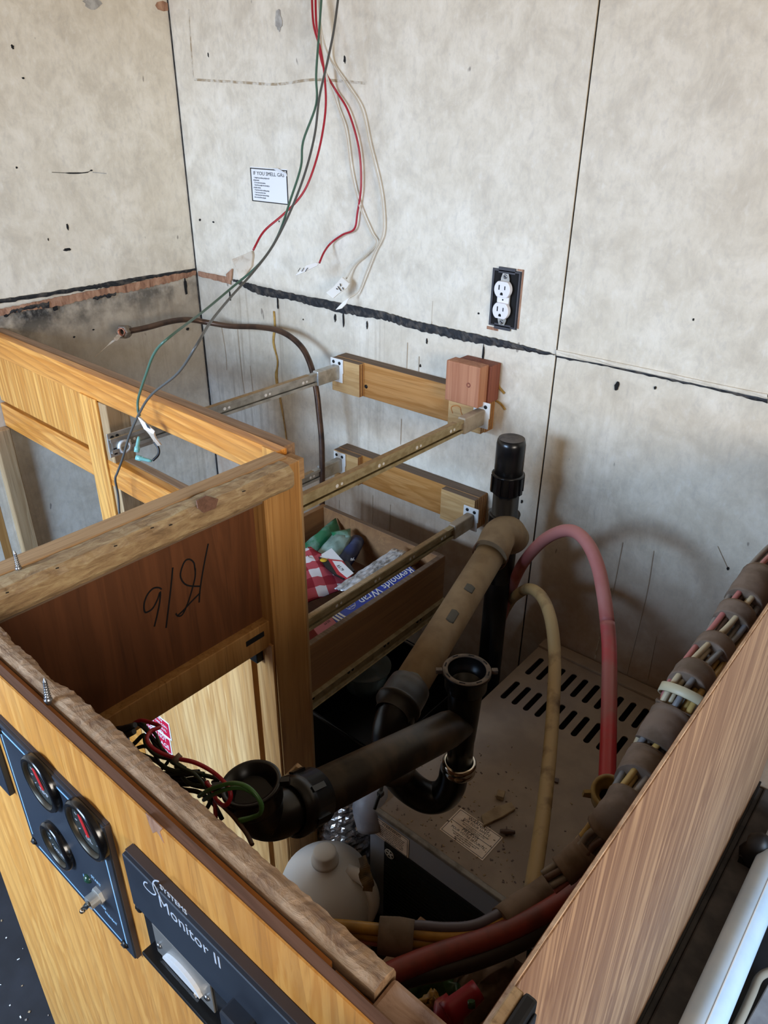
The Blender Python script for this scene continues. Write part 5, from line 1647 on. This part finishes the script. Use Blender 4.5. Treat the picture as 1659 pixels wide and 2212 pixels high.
# lower cables running to the left
def cable(lbl, mat, pts, r, name='thick_cable'):
    return MB(mat).tube([P(a_, b_, 'z', z) for a_, b_, z in pts], r, 14, 6).build(name, None, lbl, cat='cable', group='cables crossing the front of the cabinet')
cable('upper yellow cable in front of the furnace grille', 'cable_yel', [(660, 1996, .60), (740, 2000, .60), (800, 2006, .60), (880, 2014, .60), (960, 2022, .60), (1040, 2012, .60), (1100, 1982, .60), (1180, 1925, .60), (1225, 1885, .60)], .0058)
cable('lower yellow cable in front of the furnace grille', 'cable_yel', [(660, 2010, .592), (740, 2012, .592), (800, 2020, .592), (880, 2032, .592), (960, 2036, .592), (1040, 2024, .592), (1100, 1994, .592), (1180, 1940, .592), (1235, 1892, .592)], .0058)
cable('grey cable above the yellow cables', 'cable_grey', [(850, 2010, .600), (900, 2000, .605), (960, 2004, .605), (1020, 2000, .605), (1070, 1978, .605), (1130, 1942, .605), (1200, 1895, .605)], .0050)
cable('thin pinkish red cable under the yellow cables', 'w_pink', [(700, 2020, .585), (780, 2030, .585), (850, 2040, .585), (920, 2046, .585), (990, 2046, .585), (1060, 2035, .585)], .0040)
cable('thick red cable passing under the side panel edge', 'cable_red', [(740, 2150, .60), (800, 2125, .60), (870, 2092, .60), (960, 2058, .60), (1060, 2025, .60), (1150, 1985, .60), (1230, 1935, .60), (1300, 1870, .60)], .0105)
cable('thick black cable below the red cable', 'cable_blk', [(740, 2180, .59), (800, 2150, .59), (880, 2112, .59), (960, 2094, .59), (1060, 2062, .59), (1150, 2020, .59), (1240, 1960, .59)], .0090)
MB('tape').tube([P(818, 2020, 'z', .597), P(860, 2024, 'z', .597), P(893, 2028, 'z', .597)], [.0165, .0175, .0165], 20, 2).build('tape_band', None, 'brown tape band wrapped around the yellow cables', cat='tape')
MB('tape').tube([P(1082, 1990, 'z', .598), P(1120, 1962, 'z', .598), P(1160, 1935, 'z', .598), P(1232, 1880, 'z', .60)], [.0135, .0140, .0130, .0120], 20, 3).build('tape_band', None, 'long brown tape wrap where the yellow cables climb to the right', cat='tape')

# ================================================================== GAUGE WIRING TANGLE
rnd = random.Random(21)
def loopwire(lbl, mat, pts, r=.0019):
    return MB(mat).tube(DL(pts), r, 8, 7).build('gauge_wire', None, lbl, cat='wire', group='gauge wiring behind the front panel')
loopwire('red gauge wire looping at the left and out to the right over the open nut', 'wire_red', [(290, 1562, .80), (305, 1556, .79), (328, 1562, .78), (345, 1570, .76), (325, 1580, .75), (318, 1598, .74), (333, 1618, .73), (372, 1636, .72), (420, 1647, .70), (460, 1668, .69), (490, 1697, .66), (498, 1722, .655), (486, 1740, .66), (468, 1730, .68), (460, 1708, .71), (445, 1690, .72)], .0021)
loopwire('red gauge wire hanging down beside the brown one', 'wire_red', [(447, 1688, .73), (458, 1712, .72), (464, 1735, .71), (466, 1768, .70)], .0020)
loopwire('upper green wire loop over the open black nut', 'wire_gmid', [(430, 1720, .69), (455, 1705, .67), (500, 1692, .65), (535, 1700, .64), (560, 1728, .64), (563, 1755, .645), (545, 1765, .65), (515, 1772, .65)], .0020)
loopwire('lower green wire loop over the open black nut', 'wire_gmid', [(440, 1728, .69), (480, 1708, .66), (520, 1702, .65), (552, 1718, .645), (566, 1742, .645), (556, 1762, .65), (520, 1775, .65)], .0019)
loopwire('long brown gauge wire trailing down at right', 'w_brown', [(470, 1730, .70), (505, 1765, .68), (532, 1800, .67), (545, 1825, .66)], .0021)
dg = [
    [(225, 1580, .82), (255, 1572, .81), (275, 1570, .80), (300, 1565, .79), (335, 1600, .77), (370, 1640, .75)],
    [(240, 1592, .82), (270, 1582, .81), (300, 1562, .80), (318, 1575, .79), (330, 1600, .78), (350, 1628, .76), (400, 1660, .74)],
    [(262, 1612, .80), (285, 1610, .79), (310, 1588, .78), (316, 1608, .77), (340, 1632, .76), (385, 1642, .75)],
    [(275, 1625, .80), (310, 1612, .78), (330, 1622, .77), (345, 1650, .76), (370, 1668, .75)],
    [(285, 1622, .79), (330, 1640, .77), (365, 1662, .75), (400, 1668, .74), (440, 1672, .73)],
    [(320, 1665, .77), (370, 1672, .75), (420, 1672, .74), (455, 1678, .73), (472, 1684, .72), (460, 1690, .73)],
    [(345, 1680, .77), (390, 1685, .75), (430, 1682, .74), (450, 1700, .72), (478, 1720, .71)],
    [(340, 1672, .77), (365, 1640, .76), (350, 1618, .76), (338, 1590, .77), (330, 1580, .78)],
    [(370, 1645, .75), (395, 1660, .74), (420, 1672, .73), (445, 1702, .72), (455, 1725, .71), (445, 1748, .71), (430, 1752, .72)],
    [(365, 1700, .76), (400, 1706, .74), (430, 1712, .73), (460, 1735, .72), (480, 1770, .71)],
    [(385, 1712, .76), (410, 1735, .74), (422, 1755, .73)],
    [(380, 1655, .76), (405, 1690, .74), (440, 1700, .73), (468, 1700, .72), (482, 1705, .71)]]
for k, pts in enumerate(dg):
    loopwire('dark green and black gauge wire in the tangle behind the front panel', 'wire_gdark' if k % 3 else 'w_black', pts, rnd.choice((.0018, .0021, .0023)))
bc = [((250, 1578), (292, 1566)), ((255, 1590), (290, 1580)), ((350, 1672), (430, 1668)), ((372, 1692), (442, 1686))]
for (a_, b_), wh in zip(bc, ('topmost', 'second from the top', 'second from the bottom', 'lowest')):
    MB('w_black').tube([D(a_[0], a_[1], .765), D((a_[0] + b_[0]) / 2, (a_[1] + b_[1]) / 2 + 2, .76), D(b_[0], b_[1], .755)], [.0028, .0040, .0030], 12, 3).build('wire_boot', None, 'black sleeved wire terminal in the gauge wiring, %s of the four' % wh, cat='wire connector', group='sleeved terminals')
MB('tape').tube([D(378, 1633, .715), D(387, 1642, .715)], .0045, 12, 0).build('wire_clip', None, 'small grey clip around the red gauge wire', cat='clip')

# ================================================================== LOWER LEFT: jug, foil duct, bag
J = thing('plastic_jug', 'milky white plastic jug with round cap beside the furnace', 'jug', tuple(D(700, 1845, 1.2)))
jc = D(702, 1850, 1.20)
jt = jc.z
prof = [(.0, -.235), (.062, -.235), (.076, -.228), (.080, -.20), (.081, -.12), (.080, -.080), (.071, -.052), (.048, -.030), (.030, -.018), (.0215, -.012), (.0205, -.008)]
MB('jug').lathe(prof, jc, (0, 0, 1), 40).build('jug_body', J)
MB('jugcap').lathe([(.0205, -.010), (.0225, -.010), (.0225, -.004), (.0195, -.002), (.0190, .011), (.0165, .0135), (0, .0135)], jc, (0, 0, 1), 36).build('cap', J, 'ribbed white cap', bevel=0)
MB('jug').tube([jc + V3((.03, .02, -.03)), jc + V3((.062, .03, -.035)), jc + V3((.078, .03, -.07)), jc + V3((.070, .025, -.12))], .011, 14, 5).build('handle', J)
MB('leaf').ribbon(DL([(782, 1850, 1.10), (788, 1872, 1.09), (789, 1890, 1.085), (795, 1908, 1.08), (794, 1924, 1.08)]), -fw, [.012, .016, .019, .018, .014], .002, 5).build('dried_strip', None, 'dried brown strip hanging on the jug beside the furnace', cat='dried strip')
# crinkled foil duct
rnd = random.Random(31)
p0, p1 = D(752, 1690, 1.36), D(745, 1880, 1.40)
g = []
nu_, nv_ = 44, 48
axd = (p1 - p0).normalized()
u_, v_ = frame_of(axd)
vs_, fs_ = [], []
for i in range(nu_):
    for k in range(nv_):
        a_ = 2 * math.pi * k / nv_
        rr = .050 * (1 + .03 * math.sin(i * 1.3)) + rnd.uniform(-.0028, .0028)
        vs_.append(p0.lerp(p1, i / (nu_ - 1)) + (u_ * math.cos(a_) + v_ * math.sin(a_)) * rr)
for i in range(nu_ - 1):
    for k in range(nv_):
        fs_.append((i * nv_ + k, i * nv_ + (k + 1) % nv_, (i + 1) * nv_ + (k + 1) % nv_, (i + 1) * nv_ + k))
MB('foil').add(vs_, fs_).build('foil_duct', None, 'crinkled shiny foil covered duct behind the jug', cat='duct')
rnd = random.Random(5)
bg = thing('grey_duct_bag', 'smooth grey sleeve tied with a black tie beside the furnace corner', 'duct sleeve', tuple(D(800, 1710, 1.24)))
MB('bag_grey').tube(DL([(815, 1690, 1.27), (806, 1715, 1.25), (797, 1745, 1.24), (800, 1790, 1.24)]), [.018, .027, .028, .022], 18, 5).build('sleeve_body', bg)
MB('w_black').tube(DL([(826, 1692, 1.17), (822, 1712, 1.16), (815, 1730, 1.16), (809, 1748, 1.16)]), .0028, 8).m('w_black').box(*(list(D(822, 1714, 1.16) - V3((.004, .004, .004))) + list(D(822, 1714, 1.16) + V3((.004, .004, .004))))).build('black_tie', bg, 'black cable tie')

# ================================================================== BOTTOM RIGHT RUBBISH inside the cabinet
Z5 = .30
crumple('paper_bag', 'crumpled grey brown paper bag in the front right corner of the cabinet', 'paper bag', 'tape',
        [P(970, 2110, 'z', .40), P(1120, 2030, 'z', .40), P(1130, 2140, 'z', .38), P(1000, 2230, 'z', .38)], .010, 9, .002, 15, .03)
crumple('green_bag', 'green net-like bag under the thick black cable', 'plastic bag', 'bag_green',
        [P(870, 2120, 'z', .40), P(980, 2060, 'z', .40), P(1000, 2150, 'z', .40), P(900, 2190, 'z', .39)], .008, 10, .0015, 16, .02)
crumple('yellow_wrapper', 'crumpled yellow wrapper next to the red scoop', 'wrapper', 'bag_yel',
        [P(895, 2170, 'z', .42), P(940, 2135, 'z', .43), P(960, 2175, 'z', .42), P(925, 2200, 'z', .42)], .006, 8, .0015, 17, .01)
rs = thing('red_scoop', 'red plastic scoop with tube handle in the front right corner', 'scoop', tuple(P(1000, 2170, 'z', .45)))
MB('bag_red').tube([P(965, 2195, 'z', .47), P(1000, 2165, 'z', .475), P(1033, 2138, 'z', .48)], [.014, .012, .011], 18, 3).build('handle', rs)
MB('bag_red').tube([P(950, 2200, 'z', .45), P(975, 2196, 'z', .455), P(990, 2190, 'z', .455)], [.018, .022, .012], 18, 3).build('scoop_bowl', rs)
MB('bag_green').tube([P(1018, 2162, 'z', .50), P(1019, 2176, 'z', .495)], .004, 8, 0).build('green_stub', None, 'small pale green plastic stub on the red scoop', cat='plastic piece')
MB('tape').prism([P(a_, b_, 'z', .44) for a_, b_ in ((1118, 2045), (1140, 2030), (1135, 2085), (1112, 2070))], (0, 0, -.04)).build('cardboard_flap', None, 'small cardboard flap beside the side panel above the paper bag', cat='cardboard')

ca = P(1010, 2150, 'z', .37)
ct = thing('storage_carton', 'dark cardboard carton under the rubbish in the front right corner', 'carton', (1.47, -.86, 0))
MB('card').box(1.33, -.97, .004, 1.565, -.72, .365).build('carton_body', ct, bevel=.002)

fk = MB('paper')
rnd = random.Random(3)
for k in range(30):
    p = P(rnd.uniform(-60, 110), rnd.uniform(1880, 2230), 'z', .001)
    if p.y > -1.09 and p.x > .9: continue
    a_ = rnd.uniform(0, 3.1); L_ = rnd.uniform(.0006, .003)
    fk.m(rnd.choice(['paper', 'chip', 'w_grey'])).bar(p, p + V3((math.cos(a_) * L_, math.sin(a_) * L_, 0)), (0, 0, 1), .0006, rnd.uniform(.0005, .002))
fk.build('floor_debris', None, 'small pale flecks scattered on the dark floor', cat='debris', kind='stuff')
